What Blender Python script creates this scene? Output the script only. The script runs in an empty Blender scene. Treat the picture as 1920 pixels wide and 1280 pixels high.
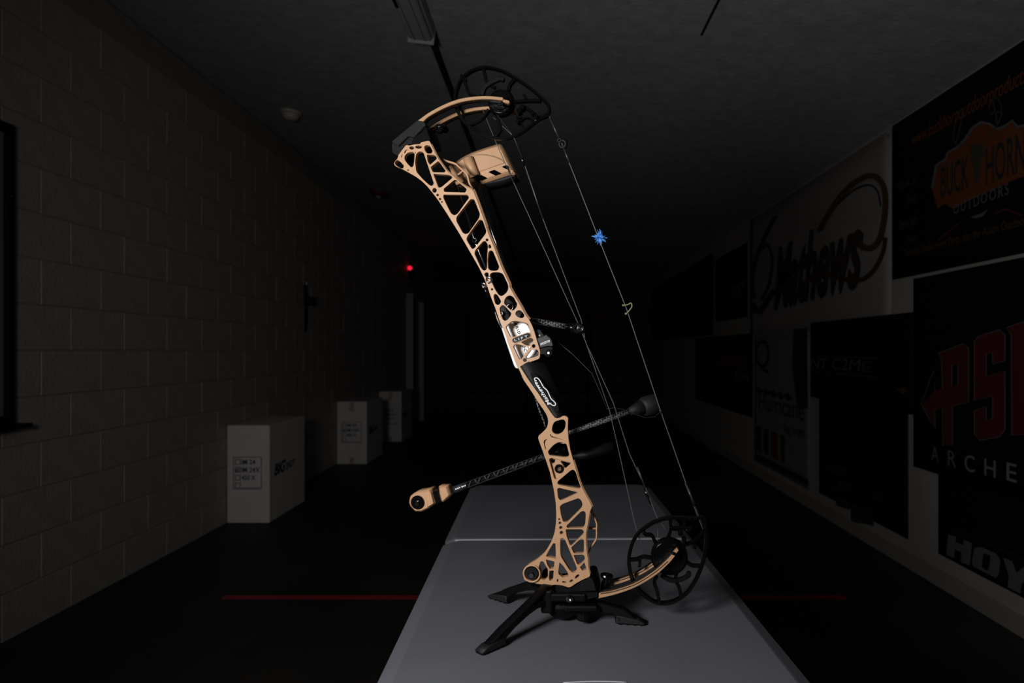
import bpy, bmesh, math, random
from mathutils import Vector, Matrix
random.seed(7)
scn = bpy.context.scene
COL = scn.collection

# ------------------------------------------------------------------ camera
F = 1280.0                 # focal length in pixels of the 1920x1280 frame (24 mm lens)
VX, VY = 1030.0, 657.0     # where the room's long axis vanishes
HC = 1.21                  # eye height
cam_d = bpy.data.cameras.new('camera')
cam = bpy.data.objects.new('camera', cam_d); COL.objects.link(cam)
cam_d.sensor_width = 36.0
cam_d.lens = 36.0 * F / 1920.0
cam_d.shift_x = -(VX - 960) / 1920.0
cam_d.shift_y = (VY - 640) / 1920.0
cam_d.clip_start = 0.05
cam.location = (0, 0, HC)
cam.rotation_euler = (math.pi / 2, 0, 0)
cam_d.dof.use_dof = True
cam_d.dof.focus_distance = 1.17
cam_d.dof.aperture_fstop = 5.6
scn.camera = cam

# ------------------------------------------------------------------ world and lights
world = bpy.data.worlds.new('world'); scn.world = world
world.use_nodes = True
world.node_tree.nodes['Background'].inputs[0].default_value = (0.8, 0.85, 1, 1)
world.node_tree.nodes['Background'].inputs[1].default_value = 0.0004

def spot(name, loc, target, power, angle, blend, radius, color=(1, 1, 1)):
    d = bpy.data.lights.new(name, 'SPOT'); d.energy = power; d.spot_size = math.radians(angle)
    d.spot_blend = blend; d.shadow_soft_size = radius; d.color = color
    o = bpy.data.objects.new(name, d); COL.objects.link(o); o.location = loc
    o.rotation_euler = (Vector(target) - Vector(loc)).to_track_quat('-Z', 'Y').to_euler()
    return o
# the photographer's flash on a stand left of the camera
spot('flash', (-0.66, 0.12, 1.40), (-0.02, 1.17, 1.33), 76, 157, 1.0, 0.17, (1.0, 0.99, 0.985))

scn.view_settings.view_transform = 'Standard'
scn.view_settings.look = 'None'
scn.view_settings.exposure = 0.0
scn.view_settings.gamma = 1.0
scn.view_settings.use_curve_mapping = False

# ------------------------------------------------------------------ materials
MATS = {}
def mat(name, col, rough=0.5, metal=0.0, noise=0.0, nscale=40.0, bump=0.0, bscale=None, emit=None, spec=0.5, coat=0.0, col2=None):
    if name in MATS: return MATS[name]
    m = bpy.data.materials.new(name); m.use_nodes = True
    nt = m.node_tree; b = nt.nodes['Principled BSDF']
    b.inputs['Base Color'].default_value = (*col, 1)
    b.inputs['Roughness'].default_value = rough
    b.inputs['Metallic'].default_value = metal
    b.inputs['Specular IOR Level'].default_value = spec
    b.inputs['Coat Weight'].default_value = coat
    if noise > 0 or bump > 0 or col2:
        tc = nt.nodes.new('ShaderNodeTexCoord')
        nz = nt.nodes.new('ShaderNodeTexNoise'); nz.inputs['Scale'].default_value = nscale
        nz.inputs['Detail'].default_value = 6
        nt.links.new(tc.outputs['Object'], nz.inputs['Vector'])
        if noise > 0 or col2:
            r = nt.nodes.new('ShaderNodeValToRGB')
            c2 = col2 if col2 else tuple(min(1, c * (1 + noise)) for c in col)
            c1 = col if col2 else tuple(c * (1 - noise) for c in col)
            r.color_ramp.elements[0].position = 0.3; r.color_ramp.elements[1].position = 0.7
            r.color_ramp.elements[0].color = (*c1, 1); r.color_ramp.elements[1].color = (*c2, 1)
            nt.links.new(nz.outputs['Fac'], r.inputs['Fac']); nt.links.new(r.outputs['Color'], b.inputs['Base Color'])
        if bump > 0:
            nb = nt.nodes.new('ShaderNodeTexNoise'); nb.inputs['Scale'].default_value = bscale or nscale * 3
            nb.inputs['Detail'].default_value = 4
            nt.links.new(tc.outputs['Object'], nb.inputs['Vector'])
            bp_ = nt.nodes.new('ShaderNodeBump'); bp_.inputs['Strength'].default_value = bump
            bp_.inputs['Distance'].default_value = 0.01
            nt.links.new(nb.outputs['Fac'], bp_.inputs['Height']); nt.links.new(bp_.outputs['Normal'], b.inputs['Normal'])
    if emit:
        b.inputs['Emission Color'].default_value = (*emit[0], 1); b.inputs['Emission Strength'].default_value = emit[1]
    MATS[name] = m
    return m
def weave(name, c1, c2, scale, rough=0.35):
    m = bpy.data.materials.new(name); m.use_nodes = True
    nt = m.node_tree; b = nt.nodes['Principled BSDF']
    tc = nt.nodes.new('ShaderNodeTexCoord'); ck = nt.nodes.new('ShaderNodeTexChecker')
    ck.inputs['Scale'].default_value = scale
    ck.inputs['Color1'].default_value = (*c1, 1); ck.inputs['Color2'].default_value = (*c2, 1)
    mp = nt.nodes.new('ShaderNodeMapping'); mp.inputs['Rotation'].default_value = (0.4, 0.6, 0.785)
    nt.links.new(tc.outputs['Object'], mp.inputs['Vector']); nt.links.new(mp.outputs['Vector'], ck.inputs['Vector'])
    nt.links.new(ck.outputs['Color'], b.inputs['Base Color']); b.inputs['Roughness'].default_value = rough
    MATS[name] = m
    return m

TAN = mat('tan_anodised', (0.475, 0.275, 0.148), 0.45, 0.0, 0.05, 30, spec=0.35)
TAN_LIMB = mat('tan_limb', (0.42, 0.245, 0.132), 0.5, 0, 0.05, 60, spec=.3)
BLK = mat('black_metal', (0.002, 0.002, 0.0024), 0.22, spec=0.3)
BLKM = mat('black_matte', (0.0035, 0.0035, 0.004), 0.55, spec=0.2)
BLKT = mat('black_textured', (0.003, 0.003, 0.0034), 0.45, 0, 0.3, 300, 0.2, 900, spec=0.13)
GLOSS = mat('black_gloss', (0.003, 0.003, 0.0035), 0.14)
RUB = mat('black_rubber', (0.010, 0.010, 0.011), 0.55, 0, 0.1, 200, 0.2, 700, spec=0.3)
GREYP = mat('charcoal_plastic', (0.022, 0.022, 0.026), 0.5, spec=0.3)
STEEL = mat('steel', (0.55, 0.55, 0.56), 0.25, 1.0)
CHROME = mat('dark_chrome', (0.15, 0.15, 0.16), 0.2, 1.0)
WHITE = mat('white_plate', (0.92, 0.92, 0.92), 0.35)
WPRINT = mat('white_print', (0.75, 0.75, 0.77), 0.5)
GPRINT = mat('grey_print', (0.14, 0.14, 0.147), 0.5)
STRING = mat('string_fibre', (0.075, 0.075, 0.08), 0.45, 0, 0.25, 500)
SERV = mat('string_serving', (0.02, 0.02, 0.022), 0.4)
BLUE = mat('blue_fibre', (0.09, 0.36, 0.92), 0.6)
LOOP = mat('olive_cord', (0.22, 0.23, 0.10), 0.6)
CARBON = weave('carbon_weave', (0.006, 0.006, 0.007), (0.13, 0.13, 0.135), 260)

# ------------------------------------------------------------------ helpers
def tag(o, label, cat, group=None):
    o['label'] = label; o['category'] = cat
    if group: o['group'] = group
    return o
def empty(name, loc, rz=0.0):
    o = bpy.data.objects.new(name, None); COL.objects.link(o)
    o.location = loc; o.rotation_euler = (0, 0, rz); o.empty_display_size = 0.05
    return o
def link(name, me, m, parent=None, smooth=False):
    o = bpy.data.objects.new(name, me); COL.objects.link(o)
    if m is not None and len(me.materials) == 0: me.materials.append(m)
    if smooth:
        for p in me.polygons: p.use_smooth = True
    if parent is not None: o.parent = parent
    return o
def from_bm(name, bm, m, parent=None, smooth=False):
    me = bpy.data.meshes.new(name); bmesh.ops.recalc_face_normals(bm, faces=bm.faces[:])
    bm.to_mesh(me); bm.free()
    return link(name, me, m, parent, smooth)
def bbox_bm(bm, lo, hi, bev=0.0, seg=1):
    r = bmesh.ops.create_cube(bm, size=1.0)
    s = [hi[i] - lo[i] for i in range(3)]; c = [(hi[i] + lo[i]) / 2 for i in range(3)]
    for v in r['verts']: v.co = Vector((v.co[i] * s[i] + c[i] for i in range(3)))
    if bev > 0:
        es = list({e for v in r['verts'] for e in v.link_edges})
        bmesh.ops.bevel(bm, geom=es, offset=bev, segments=seg, affect='EDGES', profile=0.5)
def box(name, lo, hi, m, parent=None, bev=0.0, seg=1):
    bm = bmesh.new(); bbox_bm(bm, lo, hi, bev, seg)
    return from_bm(name, bm, m, parent)
def tube_bm(bm, pts, r, n=8, caps=True):
    pts = [Vector(p) for p in pts]
    rs = r if isinstance(r, (list, tuple)) else [r] * len(pts)
    rings = []; up = None
    for i, p in enumerate(pts):
        t = (pts[min(i + 1, len(pts) - 1)] - pts[max(i - 1, 0)]).normalized()
        if up is None:
            up = Vector((0, 1, 0)) if abs(t.y) < 0.9 else Vector((1, 0, 0))
        a = (up - t * up.dot(t)).normalized(); b = t.cross(a); up = a
        rings.append([bm.verts.new(p + (a * math.cos(2 * math.pi * k / n) + b * math.sin(2 * math.pi * k / n)) * rs[i]) for k in range(n)])
    for i in range(len(rings) - 1):
        for k in range(n):
            bm.faces.new((rings[i][k], rings[i][(k + 1) % n], rings[i + 1][(k + 1) % n], rings[i + 1][k]))
    if caps:
        bm.faces.new(rings[0][::-1]); bm.faces.new(rings[-1])
def tube(name, pts, r, m, parent=None, n=8):
    bm = bmesh.new(); tube_bm(bm, pts, r, n)
    return from_bm(name, bm, m, parent, True)
def lathe(name, center, axis, prof, m, parent=None, n=28):
    """prof: list of (radius, distance along axis)"""
    ax = Vector(axis).normalized(); a = ax.orthogonal().normalized(); b = ax.cross(a); c = Vector(center)
    bm = bmesh.new(); rings = []
    for r, h in prof:
        if r < 1e-6: rings.append([bm.verts.new(c + ax * h)])
        else: rings.append([bm.verts.new(c + ax * h + (a * math.cos(2 * math.pi * k / n) + b * math.sin(2 * math.pi * k / n)) * r) for k in range(n)])
    for i in range(len(rings) - 1):
        A, B = rings[i], rings[i + 1]
        for k in range(n):
            k2 = (k + 1) % n
            if len(A) == 1 and len(B) > 1: bm.faces.new((A[0], B[k], B[k2]))
            elif len(B) == 1 and len(A) > 1: bm.faces.new((A[k], A[k2], B[0]))
            elif len(A) > 1: bm.faces.new((A[k], A[k2], B[k2], B[k]))
    return from_bm(name, bm, m, parent)
def torus(name, center, axis, R, r, m, parent=None, n=20, k=8):
    ax = Vector(axis).normalized(); a = ax.orthogonal().normalized(); b = ax.cross(a); c = Vector(center)
    bm = bmesh.new(); rings = []
    for i in range(n):
        t = 2 * math.pi * i / n; d = a * math.cos(t) + b * math.sin(t)
        rings.append([bm.verts.new(c + d * (R + r * math.cos(2 * math.pi * j / k)) + ax * r * math.sin(2 * math.pi * j / k)) for j in range(k)])
    for i in range(n):
        for j in range(k):
            bm.faces.new((rings[i][j], rings[(i + 1) % n][j], rings[(i + 1) % n][(j + 1) % k], rings[i][(j + 1) % k]))
    return from_bm(name, bm, m, parent, True)
def curve_mesh(loops, half, bevel, xf, name):
    """filled 2D curve with holes -> mesh; loops in metres; xf maps (x,y,z) to a point"""
    cu = bpy.data.curves.new(name, 'CURVE'); cu.dimensions = '2D'; cu.fill_mode = 'BOTH'
    cu.extrude = max(half - bevel, 0.00005); cu.bevel_depth = bevel; cu.bevel_resolution = 0; cu.offset = -bevel
    for lp in loops:
        s = cu.splines.new('POLY'); s.points.add(len(lp) - 1)
        for i, p in enumerate(lp): s.points[i].co = (p[0], p[1], 0, 1)
        s.use_cyclic_u = True
    return eval_curve(cu, xf, name)
def eval_curve(cu, xf, name):
    o = bpy.data.objects.new('tmp', cu); COL.objects.link(o)
    dg = bpy.context.evaluated_depsgraph_get(); dg.update()
    me = bpy.data.meshes.new_from_object(o.evaluated_get(dg))
    bpy.data.objects.remove(o); bpy.data.curves.remove(cu)
    me.name = name; me.materials.clear()
    for v in me.vertices: v.co = xf(v.co)
    me.update()
    return me
def text_mesh(s, xf, name, width=None, height=None, shear=0.0, ext=0.0004, space=1.0, bold=0.0):
    """text scaled to width x cap height; xf maps (along, up, out)"""
    cu = bpy.data.curves.new(name, 'FONT'); cu.body = s; cu.size = 1.0; cu.extrude = 0.0; cu.shear = shear
    cu.space_character = space; cu.offset = bold; cu.resolution_u = 3; cu.fill_mode = 'BOTH'; cu.extrude = 0.002
    me = eval_curve(cu, lambda c: c, name)
    xs = [v.co.x for v in me.vertices]; ys = [v.co.y for v in me.vertices]
    x0, x1 = min(xs), max(xs)
    y1 = 0.70
    for v in me.vertices:
        v.co = xf(((v.co.x - x0) / (x1 - x0) * width, v.co.y / y1 * height, v.co.z / 0.002 * ext))
    me.update()
    return me
def round_poly(pts, r, seg=3):
    out = []; n = len(pts)
    for i in range(n):
        p0, p, p1 = Vector(pts[i - 1]), Vector(pts[i]), Vector(pts[(i + 1) % n])
        a, b = p0 - p, p1 - p
        la, lb = a.length, b.length
        if la < 1e-6 or lb < 1e-6: continue
        d = min(r, 0.45 * la, 0.45 * lb)
        A = p + a / la * d; B = p + b / lb * d
        for k in range(seg + 1):
            t = k / seg
            out.append(tuple(A * (1 - t) ** 2 + p * 2 * t * (1 - t) + B * t * t))
    return out
def smooth_open(pts, n=5):
    P_ = [Vector(p) for p in pts]; out = []
    for i in range(len(P_) - 1):
        p0, p1, p2, p3 = P_[max(i - 1, 0)], P_[i], P_[i + 1], P_[min(i + 2, len(P_) - 1)]
        for k in range(n):
            t = k / n
            out.append(0.5 * ((2 * p1) + (p2 - p0) * t + (2 * p0 - 5 * p1 + 4 * p2 - p3) * t * t + (3 * p1 - p0 - 3 * p2 + p3) * t ** 3))
    out.append(P_[-1])
    return [tuple(v) for v in out]
def smooth_closed(pts, n=4):
    m = len(pts); P_ = [Vector(p) for p in pts]; out = []
    for i in range(m):
        p0, p1, p2, p3 = P_[i - 1], P_[i], P_[(i + 1) % m], P_[(i + 2) % m]
        for k in range(n):
            t = k / n
            out.append(tuple(0.5 * ((2 * p1) + (p2 - p0) * t + (2 * p0 - 5 * p1 + 4 * p2 - p3) * t * t + (3 * p1 - p0 - 3 * p2 + p3) * t ** 3)))
    return out
def ribbon(pts, w, w_end=None):
    P_ = [Vector(p) for p in pts]; L = []; R = []; n = len(P_)
    for i, p in enumerate(P_):
        t = (P_[min(i + 1, n - 1)] - P_[max(i - 1, 0)]).normalized(); nn = Vector((-t.y, t.x))
        ww = w if w_end is None else w + (w_end - w) * i / (n - 1)
        L.append(tuple(p + nn * ww / 2)); R.append(tuple(p - nn * ww / 2))
    return L + R[::-1]
def inset(pts, d):
    n = len(pts); area = sum(pts[i - 1][0] * pts[i][1] - pts[i][0] * pts[i - 1][1] for i in range(n))
    sgn = 1 if area > 0 else -1; out = []
    for i in range(n):
        t = (Vector(pts[(i + 1) % n]) - Vector(pts[i - 1])).normalized()
        out.append(tuple(Vector(pts[i]) + Vector((-t.y, t.x)) * sgn * d))
    return out
def circ(cx, cy, rx, ry=None, rot=0, n=16):
    ry = ry or rx; c, s = math.cos(rot), math.sin(rot)
    return [(cx + rx * math.cos(a) * c - ry * math.sin(a) * s, cy + rx * math.cos(a) * s + ry * math.sin(a) * c)
            for a in (2 * math.pi * k / n for k in range(n))]
def PT(px, py, Y):
    return Vector(((px - VX) * Y / F, Y, HC - (py - VY) * Y / F))

# ------------------------------------------------------------------ the room
XL, XR = -2.265, 2.0
YB, YF = 13.6, -2.4
ZCL, ZCR = 3.0, 2.526
def zceil(x): return ZCL + (x - XL) * (ZCR - ZCL) / (XR - XL)
def structure(o): o['kind'] = 'structure'; return o

FLOORM = mat('dark_concrete', (0.013, 0.012, 0.011), 0.6, 0, 0, 1.6, 0.15, 30, col2=(0.034, 0.030, 0.026), spec=.2)
BLOCKM = mat('painted_block', (0.36, 0.323, 0.29), 0.6, 0, 0.07, 9, 0.35, 55)
MORTAR = mat('mortar', (0.27, 0.245, 0.22), 0.8, 0, 0.1, 30)
CEILM = mat('ceiling_board', (0.31, 0.31, 0.315), 0.8, 0, 0.14, 14, 0.25, 45)
RWALL = mat('cream_wall', (0.26, 0.238, 0.215), 0.7, 0, 0.06, 6)
BASEM = mat('baseboard_paint', (0.20, 0.18, 0.16), 0.6)
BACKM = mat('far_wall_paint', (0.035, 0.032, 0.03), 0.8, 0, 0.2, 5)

structure(box('floor', (XL - 0.2, YF, -0.1), (XR + 0.2, YB + 0.2, 0.0), FLOORM))
bm = bmesh.new()
vs = [bm.verts.new(c) for c in ((XL - .2, YF, zceil(XL - .2)), (XR + .2, YF, zceil(XR + .2)), (XR + .2, YB + .2, zceil(XR + .2)), (XL - .2, YB + .2, zceil(XL - .2)),
      (XL - .2, YF, zceil(XL - .2) + .1), (XR + .2, YF, zceil(XR + .2) + .1), (XR + .2, YB + .2, zceil(XR + .2) + .1), (XL - .2, YB + .2, zceil(XL - .2) + .1))]
for f in ((0, 1, 2, 3), (7, 6, 5, 4), (0, 4, 5, 1), (1, 5, 6, 2), (2, 6, 7, 3), (3, 7, 4, 0)): bm.faces.new([vs[i] for i in f])
structure(from_bm('ceiling', bm, CEILM))
wl = structure(box('wall_left', (XL - 0.2, YF, 0), (XL - 0.004, YB, ZCL), MORTAR))
wr = structure(box('wall_right', (XR, YF, 0), (XR + 0.2, YB, ZCR), RWALL))
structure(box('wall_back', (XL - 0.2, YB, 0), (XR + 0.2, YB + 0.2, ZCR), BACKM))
structure(box('wall_front', (XL - 0.2, YF - 0.2, 0), (XR + 0.2, YF, ZCR), RWALL))
structure(box('baseboard_right', (XR - 0.012, YF, 0), (XR, YB, 0.09), BASEM, None, 0.003))
# concrete blocks of the left wall
BLW, BLH = 0.406, 0.203
bm = bmesh.new(); bbox_bm(bm, (-0.02, -BLW / 2 + .003, -BLH / 2 + .003), (0.0, BLW / 2 - .003, BLH / 2 - .003), 0.0025)
bme = bpy.data.meshes.new('block'); bm.to_mesh(bme); bm.free(); bme.materials.append(BLOCKM)
rest = bmesh.new(); cnt = 0
for c in range(-6, 9):
    z = HC + (c + 0.5) * BLH
    if z > ZCL - 0.02: continue
    zz = max(z, 0)
    ph = 3.23 if c % 2 == 0 else 3.04 - 0.0
    k0 = math.floor((YF - ph) / BLW); 
    for k in range(k0, 45):
        y = ph + (k + 0.5) * BLW
        if y < YF + .2 or y > YB - .2: continue
        if z + BLH / 2 > ZCL - 0.01: continue
        if 2.5 <= y <= 10.6 and cnt < 300:
            o = bpy.data.objects.new('block', bme); COL.objects.link(o); o.parent = wl
            o.location = (XL, y + random.uniform(-.001, .001), z); cnt += 1
            o.location.x += random.uniform(-.0015, .0005)
        else:
            bbox_bm(rest, (XL - .02, y - BLW / 2 + .003, z - BLH / 2 + .003), (XL, y + BLW / 2 - .003, z + BLH / 2 - .003))
o = from_bm('block_courses', rest, BLOCKM, wl); o['kind'] = 'stuff'
# shadow-line trim along the left wall top
structure(box('trim_1', (XL - .01, YF, ZCL - 0.06), (XL + 0.012, YB, ZCL - 0.012), MORTAR))

# far doorway on the left wall
DM = mat('door_grey', (0.30, 0.30, 0.31), 0.5); DF = mat('door_frame', (0.34, 0.34, 0.35), 0.5)
door = structure(empty('door_1', (XL, 11.3, 0)))
box('door_panel', (0.0, -0.42, 0.0), (0.03, 0.42, 2.0), DM, door, 0.004)
box('door_jamb', (0.0, -0.50, 0.0), (0.11, -0.42, 2.04), DF, door, 0.004)
box('door_jamb', (0.0, 0.42, 0.0), (0.11, 0.50, 2.04), DF, door, 0.004)
box('door_header', (0.0, -0.50, 2.04), (0.11, 0.50, 2.12), DF, door, 0.004)
lathe('door_handle', (0.03, -0.34, 1.0), (1, 0, 0), [(0, .06), (.025, .055), (.028, .04), (.012, .03), (.012, 0)], STEEL, door, 12)

# ------------------------------------------------------------------ floor tape, ceiling fittings, wall fittings
RED = mat('red_tape', (0.34, 0.012, 0.03), 0.45)
bm = bmesh.new()
for i in range(24):
    x0 = -1.60 + i * 3.05 / 24; x1 = x0 + 3.05 / 24
    bbox_bm(bm, (x0, 3.325, 0.0), (x1, 3.372, 0.0015))
tp = from_bm('floor_tape', bm, RED); tag(tp, 'red tape shooting line stuck across the dark floor', 'tape')

def tilt_to_ceiling(o): o.rotation_euler = (0, math.atan((ZCL - ZCR) / (XR - XL)), 0)
FIXM = mat('fixture_paint', (0.34, 0.34, 0.34), 0.5); TUBEM = mat('unlit_tube', (0.30, 0.30, 0.30), 0.5)
fx = empty('ceiling_light', (-0.63, 2.3, zceil(-0.63))); tilt_to_ceiling(fx)
tag(fx, 'unlit strip light fixture under the ceiling above the bow', 'ceiling light')
box('housing', (-0.065, -1.1, -0.055), (0.065, 1.1, 0.0), FIXM, fx, 0.006)
box('wrap_lens', (-0.058, -1.08, -0.078), (0.058, 1.08, -0.05), TUBEM, fx, 0.016, 3)
for xx in (-.026, .026): box('lens_groove', (xx - .0022, -1.07, -0.0795), (xx + .0022, 1.07, -0.07), mat('groove_grey', (.12, .12, .12), .6), fx)
box('end_plate', (-0.066, 1.085, -0.085), (0.066, 1.1, 0.0), FIXM, fx, 0.003)
box('knockout_cover', (-0.052, 0.62, -0.080), (-0.034, 0.76, -0.0745), BLKM, fx, 0.002)
cd = empty('ceiling_conduit', (-0.60, 3.4, zceil(-0.60))); tilt_to_ceiling(cd)
tag(cd, 'black conduit pipe running along the ceiling from the strip light', 'pipe')
tube('pipe', [(0, 0, -0.018), (0, 9.8, -0.018)], 0.016, BLKM, cd, 10)
for y in (1.0, 3.2, 5.4, 7.6):
    box('pipe_clip', (-0.024, y - .02, -0.038), (0.024, y + .02, 0.0), BLKM, cd, 0.003)
wr_ = empty('ceiling_wire', (0.705, 1.6, zceil(0.705))); tilt_to_ceiling(wr_)
tag(wr_, 'thin dark wire stapled to the ceiling right of the bow', 'wire')
tube('strand', [(0, 0, -0.005), (0.0, 0.8, -0.005), (-0.004, 1.55, -0.005)], 0.0045, BLKM, wr_, 6)
DETM = mat('detector_plastic', (0.42, 0.37, 0.31), 0.5)
sd = empty('smoke_detector', (-1.89, 5.0, zceil(-1.89))); tilt_to_ceiling(sd)
tag(sd, 'pale round smoke detector on the ceiling near the block wall', 'smoke detector')
lathe('base', (0, 0, 0), (0, 0, -1), [(0, 0), (.075, 0), (.075, .018), (.06, .022)], DETM, sd, 24)
lathe('cover', (0, 0, -.02), (0, 0, -1), [(.058, 0), (.058, .012), (.05, .03), (.03, .042), (0, .045)], DETM, sd, 24)
ALM = mat('alarm_red', (0.10, 0.008, 0.010), 0.5)
al = empty('fire_alarm', (-1.87, 7.5, zceil(-1.87))); tilt_to_ceiling(al)
tag(al, 'dark red fire alarm unit on the ceiling deeper in the room', 'alarm')
lathe('body', (0, 0, 0), (0, 0, -1), [(0, 0), (.10, 0), (.10, .03), (.08, .05), (.03, .055)], ALM, al, 20)
lathe('strobe_lens', (0, 0, -.05), (0, 0, -1), [(.03, 0), (.028, .018), (0, .028)], mat('lens_grey', (.35, .35, .33), .2), al, 14)

# red indicator lamp over the far door
ex = empty('indicator_lamp', (XL, 11.05, 2.45))
tag(ex, 'small glowing red lamp over the far door', 'lamp')
box('housing', (0, -.12, -.09), (.06, .12, .09), BLKM, ex, .006)
lathe('lens', (.03, -.12, .08), (0, -1, 0), [(.036, -.02), (.034, .012), (.02, .03), (0, .034)], mat('red_lens', (.6, .01, .02), .3, emit=((1, .015, .05), 1.1)), ex, 14)
# dark hook holder on the left wall
hk = empty('wall_hook', (XL, 6.33, 1.55))
tag(hk, 'small black hook holder hanging on the block wall', 'hook')
box('back_plate', (0, -.035, -.12), (.012, .035, .26), BLKM, hk, .004)
box('tail_strap', (.002, -.022, -.17), (.01, .022, -.10), BLKM, hk, .003)
for s in (-1, 1):
    tube('hook_arm', [(.01, s * .02, .10), (.05, s * .06, .085), (.06, s * .075, .12), (.055, s * .07, .16)], .014, BLKM, hk, 8)
tube('hanger_wire', [(.008, 0, .25), (.012, .012, .29), (.008, 0, .33)], .005, STEEL, hk, 6)

# framed board at the left edge of the picture
BOARD = mat('grey_board', (0.16, 0.165, 0.175), 0.25)
wb = empty('wall_board', (XL, 2.1, 0.9))
tag(wb, 'black framed grey board on the block wall at the left edge', 'board')
box('panel', (0.002, -.72, .03), (.014, .72, 1.22), BOARD, wb)
for nm, lo, hi in (('frame_rail', (0, -.76, 1.21), (.03, .76, 1.25)), ('frame_rail', (0, -.76, 0.0), (.03, .76, .04)),
                   ('frame_stile', (0, .715, .0), (.03, .76, 1.25)), ('frame_stile', (0, -.76, .0), (.03, -.715, 1.25))):
    box(nm, lo, hi, BLKM, wb, .003)
box('tray', (0, -.74, -.015), (.075, .80, 0.004), BLKM, wb, .004)
for zz in (.25, .95):
    lathe('screw', (.03, .737, zz), (1, 0, 0), [(.004, 0), (.003, .002), (0, .0025)], STEEL, wb, 8)

# ------------------------------------------------------------------ target boxes along the left wall
CARD = mat('white_carton', (0.66, 0.62, 0.588), 0.75, 0, 0.04, 12)
INK = mat('navy_ink', (0.015, 0.018, 0.05), 0.6)
INKB = mat('black_ink', (0.012, 0.012, 0.014), 0.6)
TAPE = mat('carton_tape', (0.42, 0.37, 0.32), 0.3)
def carton(loc, rz, w, h, d, label, taped=True):
    t = empty('target_box', loc, rz); tag(t, label, 'box', 'target boxes along the block wall')
    bm = bmesh.new(); bbox_bm(bm, (0, 0, 0), (w, d, h - .004), 0.006, 2); from_bm('carton', bm, CARD, t)
    for lo, hi in (((.003, .003, h - .006), (w / 2 - .001, d - .003, h)), ((w / 2 + .001, .003, h - .006), (w - .003, d - .003, h))):
        box('top_flap', lo, hi, CARD, t, .0015)
    if taped:
        box('packing_tape', (w / 2 - .025, -.0012, h - .10), (w / 2 + .025, .002, h - .006), TAPE, t)
        box('packing_tape', (w / 2 - .025, -.0012, .006), (w / 2 + .025, .002, .07), TAPE, t)
    fr = lambda c: Vector((c[0], -.0010 - c[2], c[1]))
    # printed panel with tick boxes
    x0, x1, z0, z1 = .045 * w / .3, .245 * w / .3, .345 * h, .685 * h - .005
    bm = bmesh.new(); e = .004
    for a, b in (((x0, z0), (x1, z0 + e)), ((x0, z1 - e), (x1, z1)), ((x0, z0), (x0 + e, z1)), ((x1 - e, z0), (x1, z1))):
        bbox_bm(bm, (a[0], -.0014, a[1]), (b[0], .001, b[1]))
    from_bm('print_border', bm, INK, t)
    rowh = (z1 - z0) / 4.15
    for i, s in enumerate(('IM 24', 'IM 24X', '450 X', '')):
        zc = z1 - .008 - rowh * (i + .5); q = .36 * rowh; xb = x0 + .012
        bm = bmesh.new(); e2 = .0045
        for a, b in (((xb, zc - q), (xb + 2 * q, zc - q + e2)), ((xb, zc + q - e2), (xb + 2 * q, zc + q)), ((xb, zc - q), (xb + e2, zc + q)), ((xb + 2 * q - e2, zc - q), (xb + 2 * q, zc + q))):
            bbox_bm(bm, (a[0], -.0014, a[1]), (b[0], .001, b[1]))
        if i == 1:
            for k in range(3): bbox_bm(bm, (xb + .006 + k * .009, -.0014, zc - q * .7), (xb + .011 + k * .009, .001, zc + q * (.3 + .2 * k)))
        if i == 3: bbox_bm(bm, (xb + 2 * q + .006, -.0014, zc - q), (x1 - .012, .001, zc - q + e2))
        from_bm('tick_box', bm, INK, t)
        if s:
            wd = {'IM 24': .098, 'IM 24X': .130, '450 X': .098}[s] * w / .3
            me = text_mesh(s, lambda c: Vector((xb + 2 * q + .006 + c[0], -.0012 - c[2], zc - q * .85 + c[1])), 'print', wd, q * 1.7, bold=.018)
            link('printed_text', me, INK, t)
    # logo on the long side
    sd_ = lambda c: Vector((w + .0010 + c[2], d * .12 + c[0], h * .46 + c[1] + c[0] * .04))
    link('printed_logo', text_mesh('BIG', sd_, 'logo', d * .30, h * .115, 0.25, space=.95, bold=.03), INKB, t)
    sd2 = lambda c: Vector((w + .0010 + c[2], d * .43 + c[0], h * .47 + c[1] + c[0] * .04))
    link('printed_logo', text_mesh('SHOT', sd2, 'logo', d * .26, h * .075, 0.25, bold=.02), INKB, t)
    return t
carton((-2.262, 4.79, 0), 0, .298, .685, .69, 'nearest white target carton against the block wall with a tick-box print', False)
carton((-2.262, 7.27, 0), 0, .318, .665, .69, 'middle white target carton along the block wall, smaller and dimmer')
carton((-2.262, 9.06, 0), 0, .300, .665, .69, 'farthest white target carton along the block wall, barely lit')

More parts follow.
